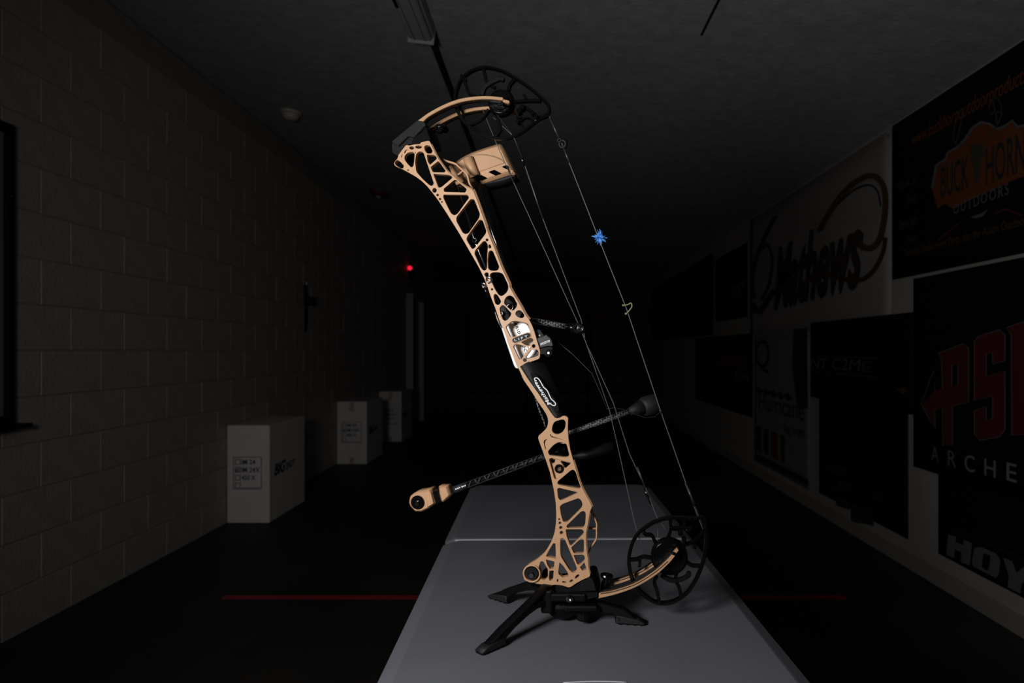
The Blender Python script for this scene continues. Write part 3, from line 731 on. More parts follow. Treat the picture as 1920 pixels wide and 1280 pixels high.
hole('F', [(642, 247), (690, 232), (740, 217), (780, 217), (798, 250), (793, 330), (750, 398), (690, 428), (640, 418), (602, 380), (612, 300)], 4)
hole('F', [(566, 440), (578, 424), (590, 455), (700, 492), (790, 520), (700, 500), (592, 474)], .4)
hole('F', [(472, 550), (485, 517), (535, 500), (502, 530), (492, 580), (515, 665), (492, 640)], .5)
hole('F', [(542, 690), (620, 602), (680, 562), (740, 552), (812, 582), (852, 740), (838, 763), (780, 768), (560, 738)], 3)
hole('F', [(560, 802), (590, 792), (888, 862), (898, 890), (680, 1088), (656, 1102), (637, 1085)], 2)
hole('F', [(692, 1140), (890, 975), (918, 967), (942, 987), (1030, 1213), (1016, 1242), (722, 1188), (683, 1168)], 2.5)
hole('G', [(684, 132), (702, 120), (992, 186), (770, 283), (727, 296), (699, 262)], 2)
hole('G', [(722, 392), (760, 362), (1000, 274), (1038, 312), (1052, 370), (1028, 420), (820, 628), (772, 618), (742, 520)], 3)
hole('G', [(818, 690), (1040, 474), (1075, 464), (1100, 490), (1092, 650), (1068, 708), (832, 712)], 3)
dot('G', 708, 585, 13); dot('G', 718, 640, 18); dot('G', 732, 710, 22); dot('G', 742, 785, 24)
hole('G', [(806, 742), (1050, 742), (1073, 770), (1066, 800), (890, 976), (874, 968), (824, 830)], 2.5)
hole('G', [(892, 1012), (1040, 876), (1072, 890), (1072, 1078), (1058, 1092), (932, 1092)], 2.5)
hole('G', [(928, 1122), (1068, 1122), (1086, 1150), (1082, 1200), (1012, 1266), (984, 1258)], 2.5)
H_.append(round_poly(T('G', [(728, 872), (760, 866), (793, 884), (880, 1090), (950, 1256)]) + T('H', [(808, 262), (798, 288), (776, 296), (748, 270), (708, 207)]) + T('G', [(736, 1150), (724, 1090), (722, 950)]), 2.5, 3))
hole('H', [(679, 217), (700, 242), (733, 290), (743, 316), (700, 326), (672, 302), (671, 285)], 1.5)
hole('H', [(832, 252), (862, 218), (876, 268), (850, 276)], 1.2)
hole('G', [(624, 948), (644, 948), (652, 1172), (512, 1137), (562, 1050)], 1.5)
hole('H', [(574, 197), (636, 212), (631, 260), (606, 263), (587, 230)], 1.2)
hole('H', [(537, 210), (551, 210), (586, 270), (586, 325), (562, 348), (538, 335), (543, 290), (524, 247)], 1.5)
hole('H', [(604, 280), (629, 278), (624, 345), (605, 352), (599, 330)], 1.2)
dot('H', 712, 364, 15, 7, .2); dot('H', 765, 355, 14, 8, -.5); dot('H', 808, 322, 19, 9, -.75); dot('H', 662, 352, 6, 11)
riser = flat('riser', [outer] + H_, 0.0, 0.010, TAN, bow, 0.0)
def side_wall(pts, off, w1):
    P_ = [Vector(p) for p in smooth_open(pts, 3)]; n = len(P_); bm = bmesh.new(); rows = []
    for i, p in enumerate(P_):
        t = (P_[min(i + 1, n - 1)] - P_[max(i - 1, 0)]).normalized(); nn = Vector((-t.y, t.x)) * off
        if nn.x < 0: nn = -nn
        q = p + nn; k = p - nn.normalized() * 1.5
        rows.append([bm.verts.new(b3d(k.x, k.y, .001)), bm.verts.new(b3d(p.x, p.y, .0005)), bm.verts.new(b3d(q.x, q.y, .0005 + off * PX * .95)), bm.verts.new(b3d(q.x, q.y, w1)), bm.verts.new(b3d(k.x, k.y, w1))])
    for a, b in zip(rows, rows[1:]):
        for j in range(5): bm.faces.new((a[j], a[(j + 1) % 5], b[(j + 1) % 5], b[j]))
    bm.faces.new(rows[0]); bm.faces.new(rows[-1][::-1])
    return from_bm('side_wall', bm, TAN, riser)
side_wall(T('B', [(562, 195), (600, 270), (640, 350), (700, 440), (760, 520), (830, 575), (900, 640), (960, 690), (1060, 740)]), 2.5, .020)
side_wall(T('B', [(1062, 742), (1090, 800), (1140, 930), (1185, 1060), (1230, 1190)]) + T('C', [(700, 120), (760, 290), (870, 560), (960, 800), (1080, 1060)]) + T('D', [(760, 140), (850, 300), (930, 430), (1000, 560), (1055, 635)]), 4.0, .022)
side_wall(T('F', [(915, 820), (960, 960), (1000, 1100), (1040, 1210)]) + T('G', [(1040, 90), (1080, 170), (1130, 260), (1170, 330), (1198, 398)]), 3.0, .020)
side_wall(T('G', [(1165, 490), (1145, 600), (1125, 720), (1108, 800), (1110, 950), (1122, 1080), (1138, 1190)]) + T('H', [(893, 250), (903, 300)]), 2.5, .020)

# rear braces of the riser
for pts, wd in ((T('B', [(690, 360), (740, 390), (850, 425), (900, 468), (940, 505), (995, 560), (1022, 660), (1065, 730)]), 3.4), (T('B', [(940, 515), (880, 562)]), 2.6)):
    flat('rear_brace', [ribbon(smooth_open(pts, 4) if len(pts) > 2 else pts, wd)], .020, .030, TAN, riser, .0006, .020)
for pts, wd in ((T('G', [(1178, 440), (1215, 520), (1266, 640), (1268, 730), (1262, 880), (1205, 975), (1165, 1050), (1140, 1110)]), 3.0), (T('G', [(1130, 727), (1262, 729)]), 2.2)):
    flat('rear_brace', [ribbon(smooth_open(pts, 4) if len(pts) > 2 else pts, wd)], .016, .028, TAN, riser, .0006, .016)
# stiffening ledge behind the arched top end and behind the stabiliser bushing
flat('inner_ledge', [round_poly(T('D', [(780, 670), (850, 600), (900, 610), (1010, 640), (1050, 690), (1000, 682), (860, 655)]), 1.5)], .010, .030, TAN, riser)
flat('inner_ledge', [round_poly(T('F', [(480, 545), (520, 505), (620, 530), (800, 570), (700, 555), (630, 590), (540, 690), (500, 620)]), 1.5)], .006, .02, TAN, riser)
tri = T('F', [(545, 790), (590, 780), (905, 862), (905, 895), (690, 1100), (655, 1115), (630, 1090)])
flat('bushing_plate', [round_poly(tri, 2), round_poly(T('F', [(565, 802), (650, 812), (635, 862), (602, 870), (575, 850)]), 1.2), round_poly(T('F', [(730, 842), (750, 830), (882, 870), (808, 938), (790, 936), (772, 900)]), 1.2)], .007, .018, TAN, riser)
disc('bushing_bolt', *T('F', [(705, 950)])[0], 8.6, .004, .012, BLK, riser, .001, 24, .003)
disc('bushing_bolt', *T('F', [(655, 660)])[0], 8.0, .020, .03, GLOSS, riser, .001, 20, .003)
disc('weight_disc', *T('H', [(468, 300)])[0], 13.5, -.006, .004, GLOSS, riser, .0015, 28, .002)
disc('weight_screw', *T('H', [(464, 316)])[0], 5.0, -.0078, -.005, CHROME, riser, .0006, 16)
torus('washer_ring', b3d(*T('H', [(468, 300)])[0], -.003), (0, 1, 0), 15.5 * PX, .0016, TAN, riser, 28)
disc('damper_disc', *T('H', [(588, 320)])[0], 13, .026, .036, BLKM, riser, .001, 22)
# steel fittings on the left edge
torus('steel_bushing', b3d(*T('C', [(775, 995)])[0], -.002), (0.3, 1, .5), 5.2 * PX, .0018, STEEL, riser, 20)
torus('steel_bushing', b3d(*T('C', [(700, 1080)])[0], .006), (0.3, 1, .5), 4.0 * PX, .0022, STEEL, riser, 18)
btube('adjuster_rod', [(*T('C', [(700, 1090)])[0], .012), (*T('C', [(770, 1250)])[0], .014)], .004, BLK, riser)
# white engraved dovetail plate inside the sight window
wp_ = round_poly(T('Q', [(185, 290), (330, 200), (560, 235), (700, 270), (760, 330), (820, 480), (900, 700), (960, 860), (975, 965), (760, 1010), (540, 1185), (490, 1170), (460, 1110), (300, 640)]), 3)
pl = flat('white_dovetail_plate', [wp_], .027, .036, WHITE, riser, .0015, .027)
bowtext('BRIDGELOCK', T('Q', [(470, 285)])[0], T('Q', [(700, 920)])[0], 5.2, .0258, INKB, pl, space=1.3, bold=.012)
disc('hole_shade_disc', *T('D', [(1125, 1028)])[0], 4.6, .0085, .02, BLKM, riser, .0005, 16)  # black disc added behind the hole to stand for its darkness
lathe('rivet', b3d(*T('Q', [(790, 757)])[0], .0), (0, -1, 0), [(.0016, 0), (.0014, .0008), (0, .001)], STEEL, riser, 10)
# LIFT badge
pill = T('Q', [(430, 600), (470, 570), (740, 470), (785, 480), (795, 530), (760, 560), (490, 665), (445, 655)])
bd = flat('badge', [round_poly(pill, 4, 4)], -.0022, .002, GLOSS, riser, .0006)
flat('badge_rim', [round_poly(inset(pill, -1.6), 4, 4), round_poly(pill, 4, 4)], -.0012, .001, TAN, bd, .0003)
flat('badge_edge', [round_poly(inset(pill, .7), 4, 4), round_poly(inset(pill, 1.2), 4, 4)], -.0026, -.002, GREYP, bd, .0001)
bowtext('LIFT', T('Q', [(485, 637)])[0], T('Q', [(745, 553)])[0], 4.3, -.0026, WPRINT, bd, space=1.5)
flat('sight_bracket', [round_poly(T('D', [(535, 515), (552, 510), (600, 640), (640, 760), (610, 720), (570, 640)]), 1)], .010, .03, BLK, riser)
for z_, x, y, r in (('D', 770, 450, 6), ('D', 640, 540, 3), ('C', 740, 250, 0)):
    if r: torus('inner_fitting', b3d(*T(z_, [(x, y)])[0], .034), (0, 1, 0), r * PX, .0022, CHROME, riser, 16)
flat('inner_cover', [round_poly(T('D', [(600, 420), (720, 300), (860, 400), (960, 520), (900, 640), (700, 680), (620, 560)]), 3)], .040, .048, BLKM, riser)

# ---- grip
gl = smooth_open(T('E', [(440, 376), (500, 470), (560, 565), (630, 660), (700, 760), (800, 905), (900, 1060), (960, 1140)]), 4)
gr = smooth_open(T('E', [(760, 256), (815, 325), (880, 440), (930, 545), (980, 650), (1070, 850), (1150, 1050), (1164, 1140)]), 4)
bm = bmesh.new(); rows = []
for i, (l, r) in enumerate(zip(gl, gr)):
    row = []; v = i / (len(gl) - 1); sag = math.sin(math.pi * v)
    for j in range(15):
        q = j / 14.0; x = l[0] + (r[0] - l[0]) * q; y = l[1] + (r[1] - l[1]) * q
        if v < .25: y -= (1 - v / .25) * 5.0 * math.sin(math.pi * q) * .7
        if v > .9: y -= (v - .9) / .1 * 3.2 * math.sin(math.pi * q)
        w = -.0065 + .004 * (1 - q) ** 6 + .036 * q ** 2.0
        row.append(bm.verts.new(b3d(x, y, w)))
    row.append(bm.verts.new(b3d(*r, .032))); row.append(bm.verts.new(b3d(*l, .032)))
    rows.append(row)
for a_, b_ in zip(rows, rows[1:]):
    n_ = len(a_)
    for j in range(n_): bm.faces.new((a_[j], a_[(j + 1) % n_], b_[(j + 1) % n_], b_[j]))
bm.faces.new(rows[0]); bm.faces.new(rows[-1][::-1])
grip = from_bm('grip', bm, RUB, bow, True)
flat('grip_panel', [smooth_closed(T('E', [(600, 470), (680, 500), (760, 590), (880, 760), (980, 900), (1020, 1000), (1010, 1045), (960, 1030), (860, 900), (720, 730), (630, 590)]), 4)], -.0070, .004, mat('stippled_rubber', (.012, .012, .013), .6, 0, .5, 500, .8, 900, spec=.3), grip, .0003)
bowtext('Mathews', T('E', [(905, 935)])[0], T('E', [(690, 600)])[0], 6.5, -.0086, WPRINT, grip, .2, .01)
sw = [(690, 590), (660, 575), (662, 550), (700, 548), (740, 590), (790, 680), (850, 740), (900, 850), (950, 900), (975, 940), (950, 962), (910, 945), (895, 920)]
flat('logo_swoosh', [ribbon(smooth_open(T('E', sw), 4), 1.7)], -.0088, -.0076, WPRINT, grip, .0001)
sw2 = [(660, 575), (680, 640), (720, 700), (740, 730), (765, 745)]
flat('logo_swoosh', [ribbon(smooth_open(T('E', sw2), 4), 1.3)], -.0088, -.0076, WPRINT, grip, .0001)

# ---- arrow rest
rest = flat('arrow_rest', [round_poly(T('Q', [(920, 575), (1090, 510), (1110, 490), (1140, 530), (1200, 570), (1250, 700), (1240, 740), (1140, 735), (985, 775)]), 2)], .002, .020, GREYP, bow, .0012)
flat('rest_block', [round_poly(T('Q', [(870, 470), (920, 400), (985, 395), (1040, 480), (1080, 520), (930, 590)]), 1.5)], .012, .03, BLKM, rest)
bowtext('4', T('Q', [(962, 545)])[0], T('Q', [(998, 532)])[0], 3.8, .0116, WPRINT, rest)
flat('white_label', [T('Q', [(990, 680), (1175, 605), (1185, 645), (1000, 718)])], .0012, .003, WPRINT, rest, .0002)
bowtext('ULTRAREST', T('Q', [(1003, 708)])[0], T('Q', [(1172, 640)])[0], 2.2, .0008, INKB, rest, bold=.01)
flat('lower_housing', [round_poly(T('Q', [(985, 780), (1140, 740), (1235, 745), (1250, 860), (1230, 940), (1150, 960), (1060, 900), (985, 900)]), 2)], .000, .02, BLKT, rest)
disc('thumb_knob', *T('Q', [(1165, 865)])[0], 7.0, -.006, .004, GLOSS, rest, .0012, 18, .0015)
disc('knob_screw', *T('Q', [(1155, 870)])[0], 3.0, -.0075, -.004, STEEL, rest, .0006, 12)
flat('launcher_arm', [round_poly(T('Q', [(650, 1010), (690, 965), (760, 970), (860, 910), (960, 870), (1060, 830), (1070, 880), (980, 905), (870, 950), (745, 1000), (690, 1050)]), 2)], .001, .007, GREYP, rest, .0006)
disc('arm_pivot', *T('Q', [(680, 1010)])[0], 3.6, -.001, .008, BLK, rest, .0006, 14)
btube('activation_cord', [(1045, 640, .03), (1075, 665, .03), (1110, 700, .032), (1130, 745, .034), (1138, 765, .036)], .0007, SERV, rest, 5)

# ---- limbs, pockets
up = T('A', [(338, 670), (450, 590), (600, 510), (750, 455), (900, 430), (1050, 425), (1190, 438)]); lo = T('A', [(1190, 470), (1050, 457), (900, 463), (750, 491), (600, 547), (450, 629), (388, 686)])
topl = smooth_open(up, 5) + smooth_open(lo, 5)
tip = T('A', [(1185, 448), (1205, 458), (1225, 460), (1250, 468), (1252, 490), (1225, 492), (1205, 486), (1185, 476)])
bl = smooth_open(T('H', [(968, 488), (1100, 457), (1250, 402), (1400, 312), (1500, 222), (1545, 168)]), 5) + smooth_open(T('H', [(1527, 150), (1480, 202), (1390, 282), (1250, 370), (1100, 424), (972, 450)]), 5)
btip = T('H', [(1540, 172), (1555, 150), (1572, 128), (1558, 118), (1545, 132), (1526, 154)])
LCORE = mat('limb_core_brown', (.035, .022, .014), .5, 0, .1, 80)
GROOVE = mat('limb_edge_black', (.014, .012, .012), .4)
for w in (0.002, 0.052):
    L1 = flat('limb', [topl], w, w + .004, TAN_LIMB, bow, .0008, .002)
    flat('limb_core', [inset(topl, .8)], w + .0035, w + .018, LCORE, L1, .0006, .002)
    flat('limb_tip', [tip], w + .002, w + .015, TAN_LIMB, L1, .0006, .002)
    L2 = flat('limb', [bl], w, w + .005, TAN_LIMB, bow, .0008, .002)
    flat('limb_core', [inset(bl, .8)], w + .0045, w + .018, LCORE, L2, .0006, .002)
    flat('limb_tip', [btip], w + .002, w + .015, TAN_LIMB, L2, .0006, .002)
    g_ = smooth_open(T('H', [(985, 452), (1100, 430), (1250, 378), (1390, 292), (1490, 208)]), 5)
    flat('limb_edge_line', [ribbon(g_, 1.6)], w - .0003, w + .001, GROOVE, L2, .0001, .002)
tp_ = round_poly(T('A', [(75, 880), (330, 668), (402, 682), (428, 722), (472, 868), (462, 884), (372, 886), (360, 908), (250, 918), (205, 950), (140, 1042), (72, 1000), (64, 920)]), 3)
pk = flat('limb_pocket', [tp_], .004, .068, BLKT, bow, .0025, .004)
flat('pocket_cover', [round_poly(T('A', [(72, 882), (330, 668), (400, 680), (420, 715), (300, 840), (240, 830), (140, 925)]), 2)], -.002, .006, mat('pocket_grey', (.012, .012, .013), .6, 0, .15, 200, .4, 800, spec=.3), pk, .001)
flat('pocket_shell', [round_poly(T('A', [(290, 850), (400, 760), (425, 740), (470, 868), (370, 884), (360, 905), (270, 910)]), 3)], -.001, .004, BLK, pk, .001)
disc('limb_bolt', *T('A', [(545, 745)])[0], 9.0, .024, .034, GLOSS, pk, .002, 20, .003)
disc('limb_bolt_base', *T('A', [(590, 735)])[0], 7.0, .034, .05, BLK, pk, .002, 20)
bp_ = round_poly(T('H', [(612, 392), (700, 384), (745, 407), (800, 380), (850, 347), (905, 322), (938, 330), (962, 425), (968, 478), (880, 500), (690, 508), (640, 470)]), 3)
pk2 = flat('limb_pocket', [bp_], .004, .068, BLKT, bow, .0025, .004)
flat('pocket_shell', [round_poly(T('H', [(690, 450), (800, 440), (960, 440), (965, 478), (880, 498), (692, 505)]), 2)], -.002, .006, BLKT, pk2, .001)
flat('pocket_shell', [round_poly(T('H', [(830, 365), (905, 325), (930, 345), (955, 430), (820, 436)]), 3)], -.001, .004, BLKM, pk2, .001)
c0 = b3d(*T('H', [(1024, 372)])[0], .036)
lathe('limb_bolt', c0, (0.12, 0, 1), [(0, 0), (.006, 0), (.006, .008), (.0105, .010), (.0115, .013), (.0105, .0155), (.004, .016), (0, .014)], GLOSS, pk2, 20)
lathe('limb_bolt_base', c0, (-.12, 0, -1), [(0, 0), (.008, 0), (.008, .02), (0, .02)], BLK, pk2, 16)
btube('axle_pin', [(942, 195, -.001), (942, 195, .072)], .0028, BLK, bow, 10)
btube('axle_pin', [(1262, 1037, -.001), (1262, 1037, .072)], .0028, BLK, bow, 10)

# ---- cams
WC0, WC1 = .030, .041
def cam_part(z, rim_pts, spokes, hubc, hubr, arc, pegs, loop, rw):
    out = smooth_closed(T(z, rim_pts), 4)
    rimo = flat('cam', [out, inset(out, rw)], WC0, WC1, BLK, bow, .0012, WC0)
    out2 = inset(out, -.2)
    flat('string_track', [inset(out, -.6), inset(out, rw * .45)], WC0 + .002, WC0 + .0045, BLKM, rimo, .0004, WC0)
    for pts, wd in spokes:
        p_ = T(z, pts)
        flat('spoke', [ribbon(smooth_open(p_, 4) if len(p_) > 2 else p_, wd * 1.35)], WC0 + .001, WC1 - .001, BLK, rimo, .0008, WC0)
    c = b3d(*T(z, [hubc])[0], WC0)
    r = hubr * PX * ZM[z][2] * (1.19 / 1.162)
    lathe('hub', c, (0, 1, 0), [(0, -.009), (r * .35, -.009), (r * .40, -.007), (r * .62, -.007), (r * .66, -.0045), (r * .78, -.0045), (r * .80, -.006), (r * .84, -.006), (r * .86, -.0035), (r * .9, -.005), (r * .93, -.002), (r, 0), (r, .012), (r * .8, .018), (0, .018)], BLK, rimo, 36)
    for q in range(4):
        torus('groove_ring', c + Vector((0, -.004 + q * .0018, 0)), (0, 1, 0), r * (.86 + .03 * q), .0006, GLOSS, rimo, 32, 6)
    flat('draw_module', [ribbon(smooth_open(T(z, arc), 5), 8.4)], WC0 - .004, WC0 + .003, BLKT, rimo, .001, WC0)
    e = T(z, [arc[-1]])[0]
    disc('module_end', e[0], e[1], 4.6, WC0 - .005, WC0 + .003, BLKT, rimo, .001, 16)
    for x, y, rr in pegs:
        q = T(z, [(x, y)])[0]; disc('string_post', q[0], q[1], rr, WC0 - .006, WC1, GLOSS, rimo, .001, 14)
    for lp in loop:
        p_ = smooth_closed(T(z, lp), 4); flat('spoke', [p_, inset(p_, 3.2)], WC0 + .001, WC1 - .001, BLK, rimo, .0008, WC0)
    return rimo
cam_part('I', [(78, 640), (92, 520), (150, 365), (250, 262), (350, 202), (480, 165), (620, 175), (760, 215), (900, 290), (1050, 380), (1200, 490), (1350, 622), (1420, 700), (1445, 780), (1425, 850), (1340, 900), (1230, 975), (1100, 1080), (980, 1150), (880, 1190), (760, 1210), (640, 1200), (520, 1170), (400, 1110), (280, 1030), (180, 930), (108, 800)],
    [([(495, 190), (510, 270), (545, 390), (660, 475)], 4.2), ([(205, 330), (240, 420), (300, 560), (430, 610)], 4.0), ([(950, 340), (870, 430), (850, 510)], 4.6),
     ([(1310, 660), (1150, 655), (940, 670)], 4.4), ([(1115, 655), (1085, 605), (1065, 570)], 4.0), ([(285, 1010), (430, 935), (500, 880), (570, 780)], 4.2),
     ([(650, 1180), (725, 1075), (700, 950), (690, 890)], 4.2), ([(1420, 845), (1320, 890), (1270, 905)], 6.0), ([(960, 880), (1040, 900)], 3.5), ([(170, 300), (230, 345), (225, 400)], 5),
     ([(1060, 740), (1130, 780), (1210, 840), (1290, 920)], 4.0)],
    (750, 690), 190, [(480, 600), (515, 495), (590, 430), (680, 385), (765, 355)], [(1000, 800, 5), (1045, 750, 5), (1190, 830, 4), (1235, 895, 4.5), (985, 950, 3.5), (760, 560, 4), (705, 770, 4), (800, 740, 3.5)],
    [[(1020, 940), (1100, 885), (1180, 910), (1200, 960), (1130, 1060), (1070, 1075), (1035, 1020)]], 5.0)
cam_part('J', [(220, 690), (232, 580), (270, 455), (330, 360), (400, 300), (500, 235), (600, 195), (700, 175), (800, 168), (900, 172), (1000, 175), (1075, 165), (1120, 200), (1138, 320), (1140, 500), (1110, 680), (1050, 850), (980, 980), (900, 1080), (800, 1150), (700, 1185), (600, 1190), (500, 1160), (400, 1090), (330, 1010), (270, 920), (238, 820)],
    [([(715, 190), (715, 270), (750, 315), (860, 300)], 4.6), ([(405, 345), (430, 385), (505, 400), (560, 530)], 4.4), ([(240, 675), (330, 668), (410, 640), (500, 655)], 4.6),
     ([(345, 665), (365, 700), (358, 755)], 4.0), ([(585, 1165), (565, 1040), (530, 930), (560, 860)], 4.6), ([(835, 1100), (820, 1010), (775, 900), (790, 810)], 4.6),
     ([(1050, 745), (960, 738), (890, 690)], 4.6), ([(1100, 330), (990, 455), (850, 515)], 4.6), ([(960, 480), (990, 500), (995, 545)], 4.2), ([(720, 320), (700, 390), (655, 480)], 4.2),
     ([(860, 190), (880, 270), (840, 320), (740, 320)], 4.2)],
    (700, 632), 205, [(610, 835), (690, 885), (780, 900), (870, 872), (925, 835)], [(830, 370, 5), (872, 450, 4.5), (925, 320, 5), (930, 200, 3.5), (585, 1150, 3), (790, 685, 4), (655, 605, 3)],
    [], 6.2)

# ---- strings and cables
def cord(name, pts, r, m=STRING, parent=bow): return btube(name, pts, r, m, parent, 8)
S = cord('bowstring', [(1030, 218, .034), (1053, 268, .034), (1122, 445, .034), (1176, 582, .034), (1237, 765, .034), (1298, 940, .034), (1325, 1010, .034)], .0009)
for a, b in (((1031, 222), (1048, 258)), ((1056, 276), (1068, 305)), ((1237, 765), (1240, 775)), ((1285, 905), (1318, 985))):
    btube('serving', [(*a, .034), (*b, .034)], .0019, SERV, S)
torus('string_damper', b3d(1055, 270, .034), (0.2, 1, .2), 6.5 * PX, .0035, BLKM, S, 20)
torus('string_damper', b3d(1049, 263, .032), (0.2, 1, .2), 3.5 * PX, .0022, BLKM, S, 16)
btube('string_damper', [(1290, 912, .034), (1300, 940, .034), (1304, 952, .034)], [.0012, .0038, .0012], BLKM, S)
lp_ = [(1170, 572), (1177, 571), (1183, 568), (1185, 574), (1180, 582), (1174, 588)]
btube('nocking_loop', [(*p, .032) for p in smooth_open(lp_, 4)], .0011, LOOP, S, 8)
for p in ((1168, 572), (1173, 588)):
    lathe('loop_knot', b3d(*p, .034) + Vector((0, 0, -.002)), (.36, 0, 1), [(0, 0), (.002, .001), (.0024, .002), (.002, .003), (0, .004)], LOOP, S, 10)
# blue fibre silencer
bm = bmesh.new(); c = b3d(1123, 445, .034)
for i in range(95):
    d = Vector((random.gauss(0.25, 1), random.gauss(-.2, .8), random.gauss(0, 1))).normalized()
    L = random.uniform(.007, .015); k_ = Vector((random.gauss(0, .25), random.gauss(0, .25), random.gauss(0, .25)))
    tube_bm(bm, [c, c + d * L * .6, c + (d + k_ * .6).normalized() * L], [.0007, .0006, .0004], 5)
from_bm('fibre_silencer', bm, BLUE, S)
C1 = cord('cable', [(905, 205, .038), (928, 262, .040), (960, 335, .042), (1084, 606, .050), (1098, 640, .050), (1143, 770, .046), (1158, 835, .044), (1190, 980, .040), (1212, 1050, .038)], .0007)
C2 = cord('cable', [(925, 220, .036), (963, 256, .038), (981, 300, .040), (1018, 410, .044), (1090, 600, .052), (1098, 640, .052), (1150, 755, .046), (1180, 850, .042), (1213, 920, .040), (1232, 970, .038), (1258, 1005, .036)], .0007)
cord('cable', [(932, 215, .030), (963, 256, .034), (979, 296, .038)], .0008, SERV)
cord('cable', [(1233, 975, .036), (1234, 1015, .034), (1232, 1035, .032)], .0008, SERV)
for a, b, r in (((974, 285), (984, 312), .0030), ((1208, 914), (1220, 945), .0030)):
    btube('yoke_spindle', [(*a, .040), ((a[0] + b[0]) / 2, (a[1] + b[1]) / 2, .040), (*b, .040)], [.0012, r, .0012], GLOSS, C2)
btube('serving', [(950, 310, .040), (963, 342, .042)], .0014, SERV, C1)
btube('serving', [(984, 312, .042), (1018, 410, .044)], .0013, SERV, C2)
btube('serving', [(1195, 875, .040), (1210, 914, .040)], .0015, SERV, C2)

# ---- cable containment arm with roller
arm = btube('cable_arm', [(985, 597, .030), (1000, 601, .034), (1050, 610, .046), (1068, 613, .050)], [.0055, .0055, .005, .005], CARBON, bow, 12)
btube('arm_mount', [(1062, 611, .049), (1072, 614, .050), (1080, 616, .050)], [.005, .008, .0085], BLK, arm, 14)
disc('roller', 1083, 615, 10.5, .040, .058, GLOSS, arm, .002, 22, .003)
torus('roller_ring', b3d(1088, 615, .0395), (0, 1, 0), 5.5 * PX, .0008, CHROME, arm, 20)
torus('roller_ring', b3d(1088, 615, .0395), (0, 1, 0), 2.8 * PX, .0006, CHROME, arm, 16)

# ---- rear stabiliser bar with weight
bar2 = btube('rear_stabiliser', [(1055, 815, .030), (1070, 810, .034), (1120, 793, .050), (1185, 770, .070)], [.0036, .0038, .005, .0062], CARBON, bow, 14)
btube('bar_sleeve', [(1180, 772, .068), (1186, 769, .070), (1205, 763, .076)], [.0070, .0085, .0145], RUB, bar2, 18)
btube('end_weight', [(1203, 764, .074), (1208, 762, .077), (1228, 757, .084), (1232, 756, .085)], [.0145, .0175, .0185, .016], RUB, bar2, 22)
btube('bar_cord', [(1138, 766, .046), (1152, 764, .05), (1168, 767, .055), (1185, 774, .06), (1210, 783, .065), (1228, 781, .07), (1238, 772, .072)], .0007, SERV, bar2, 5)

# ---- front stabiliser
p0, p1 = (1035, 850), (862, 914)
fs = btube('front_stabiliser', [(1060, 841, .033), (*p0, .030), (*p1, .012)], .0052, BLKM, bow, 14)
LATT_ = mat('lattice_rail_grey', (.016, .016, .017), .55, spec=.2)
d2 = Vector((p1[0] - p0[0], p1[1] - p0[1])).normalized(); n2 = Vector((-d2.y, d2.x)); base = Vector(p0)
for sgn in (-1, 1):
    e0, e1 = base + n2 * sgn * 5.0, base + d2 * 170 + n2 * sgn * 5.0
    a, b = b3d(*e0, .024), b3d(*e1, .006)
    tube('lattice_rail', [a, b], .0010, LATT_, fs, 6)
LATT = mat('lattice_grey', (.032, .032, .033), .55, spec=.2)
for i in range(18):
    t0 = i * 9.4; s0 = 1 if i % 2 else -1
    q0 = base + d2 * t0 + n2 * s0 * 4.8; q1 = base + d2 * (t0 + (9.4 if i % 2 else 2.0)) - n2 * s0 * 4.8
    f0, f1 = t0 / 184, (t0 + 9) / 184
    tube('lattice_strut', [b3d(*q0, .0235 - .018 * f0), b3d(*q1, .0235 - .018 * f1)], .0015, LATT, fs, 6)
q0 = base + d2 * 170; q1 = base + d2 * 196
lab = btube('printed_sleeve', [(*q0, .013), (*q1, .010)], .0062, GREYP, fs, 16)
for k, (u0, u1) in enumerate(((.10, .22), (.26, .34), (.38, .48), (.58, .68), (.71, .80), (.83, .9))):
    a = q1 + (q0 - q1) * u0 ; b = q1 + (q0 - q1) * u1
    w_ = .0038
    flat('sleeve_print', [ribbon([tuple(a), tuple(b)], 2.0 + (k % 2) * .6)], w_, w_ + .0012, WPRINT, lab, .0001)
cl = round_poly(T('L', [(488, 430), (590, 428), (622, 528), (612, 548), (545, 612), (522, 602), (500, 520)]), 1.5)
flat('end_clamp', [cl], -.004, .024, TAN, fs, .003)
flat('black_spacer', [round_poly(T('L', [(412, 505), (440, 490), (480, 480), (495, 490), (525, 590), (520, 610), (455, 640)]), 1.5)], -.002, .022, BLK, fs, .002)
flat('black_spacer', [round_poly(T('L', [(438, 470), (486, 452), (494, 500), (448, 520)]), 1.2)], .002, .020, BLKM, fs, .001)
wt_ = round_poly(T('L', [(155, 615), (168, 545), (210, 508), (255, 488), (330, 478), (402, 458), (412, 500), (452, 630), (380, 680), (300, 718), (228, 718), (172, 660)]), 2.5)
ew = flat('end_weight', [wt_], -.008, .026, TAN, fs, .003)
flat('weight_facet', [round_poly(T('L', [(345, 540), (405, 490), (440, 625), (370, 668)]), 2)], -.0095, -.006, TAN, ew, .0012)
disc('weight_cap', *T('L', [(252, 612)])[0], 13.2, -.012, .002, GLOSS, ew, .0015, 28, .002)
disc('weight_screw', *T('L', [(246, 626)])[0], 4.6, -.0135, -.010, CHROME, ew, .0006, 16)

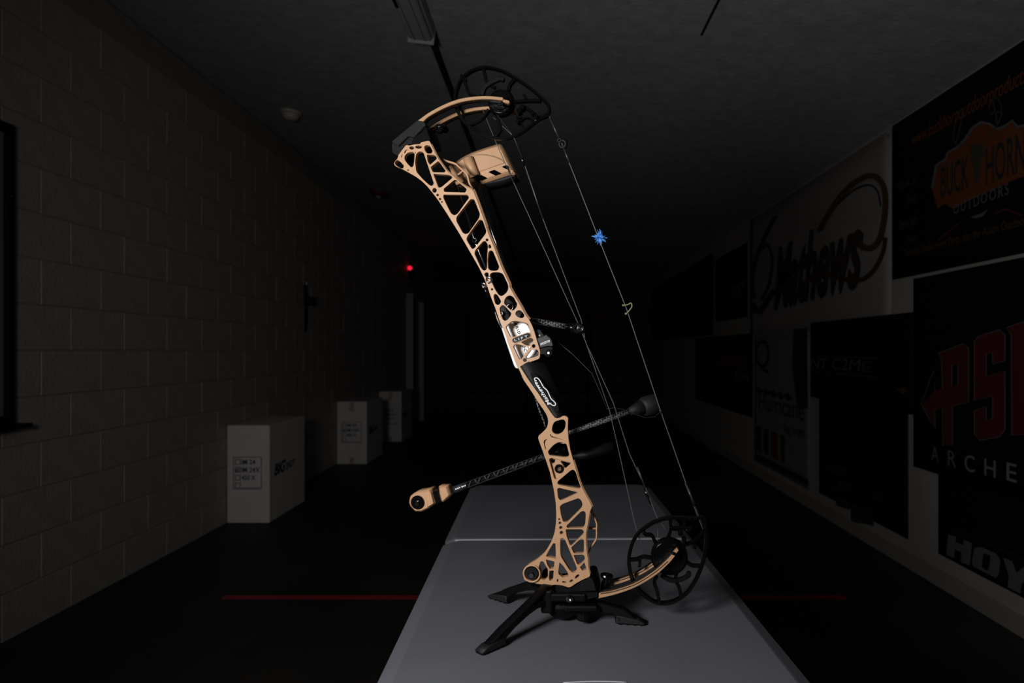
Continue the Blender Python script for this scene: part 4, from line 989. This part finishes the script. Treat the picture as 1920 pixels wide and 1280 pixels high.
# ---- quiver behind the riser
WQ = .062
hood = round_poly(T('N', [(75, 620), (150, 560), (210, 500), (400, 385), (600, 290), (900, 190), (1180, 103), (1270, 112), (1340, 230), (1480, 540), (1560, 700), (1625, 855), (1500, 835), (780, 1072), (735, 1000), (690, 880), (560, 930), (400, 1000), (180, 1090), (90, 900)]), 4, 4)
qv = flat('quiver', [hood], WQ, WQ + .055, TAN, bow, .006, WQ)
flat('hood_panel', [round_poly(T('N', [(590, 425), (720, 388), (900, 388), (1130, 435), (1300, 510), (1370, 585), (1100, 680), (740, 805)]), 3)], WQ - .0015, WQ + .003, TAN, qv, .0012, WQ)
for pts in ([(715, 890), (790, 868), (952, 945), (820, 1000), (745, 985)], [(968, 800), (1112, 745), (1290, 835), (1140, 888)], [(1288, 676), (1390, 634), (1455, 665), (1488, 790), (1440, 750)]):
    flat('vent_shade', [round_poly(T('N', pts), .8)], WQ - .0008, WQ + .004, mat('vent_shade_black', (.0015, .0015, .002), .9, spec=0), qv, .0002, WQ)  # flat black plates paint the darkness inside the vent openings
flat('hood_groove', [ribbon(smooth_open(T('N', [(250, 530), (420, 430), (600, 388), (760, 372), (950, 385), (1150, 430), (1340, 520)]), 5), .9)], WQ - .0004, WQ + .002, mat('tan_shadow_gap', (.16, .10, .06), .6), qv, .0001, WQ)
btube('hood_socket', [(*T('N', [(480, 470)])[0], WQ - .004), (*T('N', [(640, 900)])[0], WQ - .004)], .0095, TAN, qv, 18)
btube('hood_socket', [(*T('N', [(130, 640)])[0], WQ - .004), (*T('N', [(300, 1080)])[0], WQ - .004)], .0085, TAN, qv, 18)
flat('hood_lip', [round_poly(T('N', [(790, 1075), (1500, 850), (1640, 870), (1560, 950), (1300, 1040), (950, 1110)]), 2)], WQ + .006, WQ + .05, RUB, qv, .003, WQ + .006)
btube('quiver_rod', [(*T('N', [(650, 880)])[0], WQ), (925, 440, WQ + .006), (985, 600, WQ + .012)], .0045, GLOSS, qv, 10)
btube('quiver_rod', [(*T('N', [(200, 1100)])[0], WQ - .004), (890, 450, WQ), (945, 590, WQ + .004)], .0032, CHROME, qv, 10)
disc('rod_bolt', *T('C', [(556, 402)])[0], 5.4, .034, .05, CHROME, qv, .001, 18, .002)
btube('gripper_arm', [(1020, 858, .07), (1100, 853, .075), (1150, 836, .08)], [.006, .008, .010], BLKM, qv, 10)
btube('braided_cord', [(1004, 745, .026), (1010, 765, .027), (1018, 785, .028), (1024, 803, .028)], .0017, CARBON, qv, 8)
for b in (b1, b2, b3, b4, b5, b6, b7, b8, b9, b10):
    for k_ in ('_y', '_z', '_off'): del b[k_]
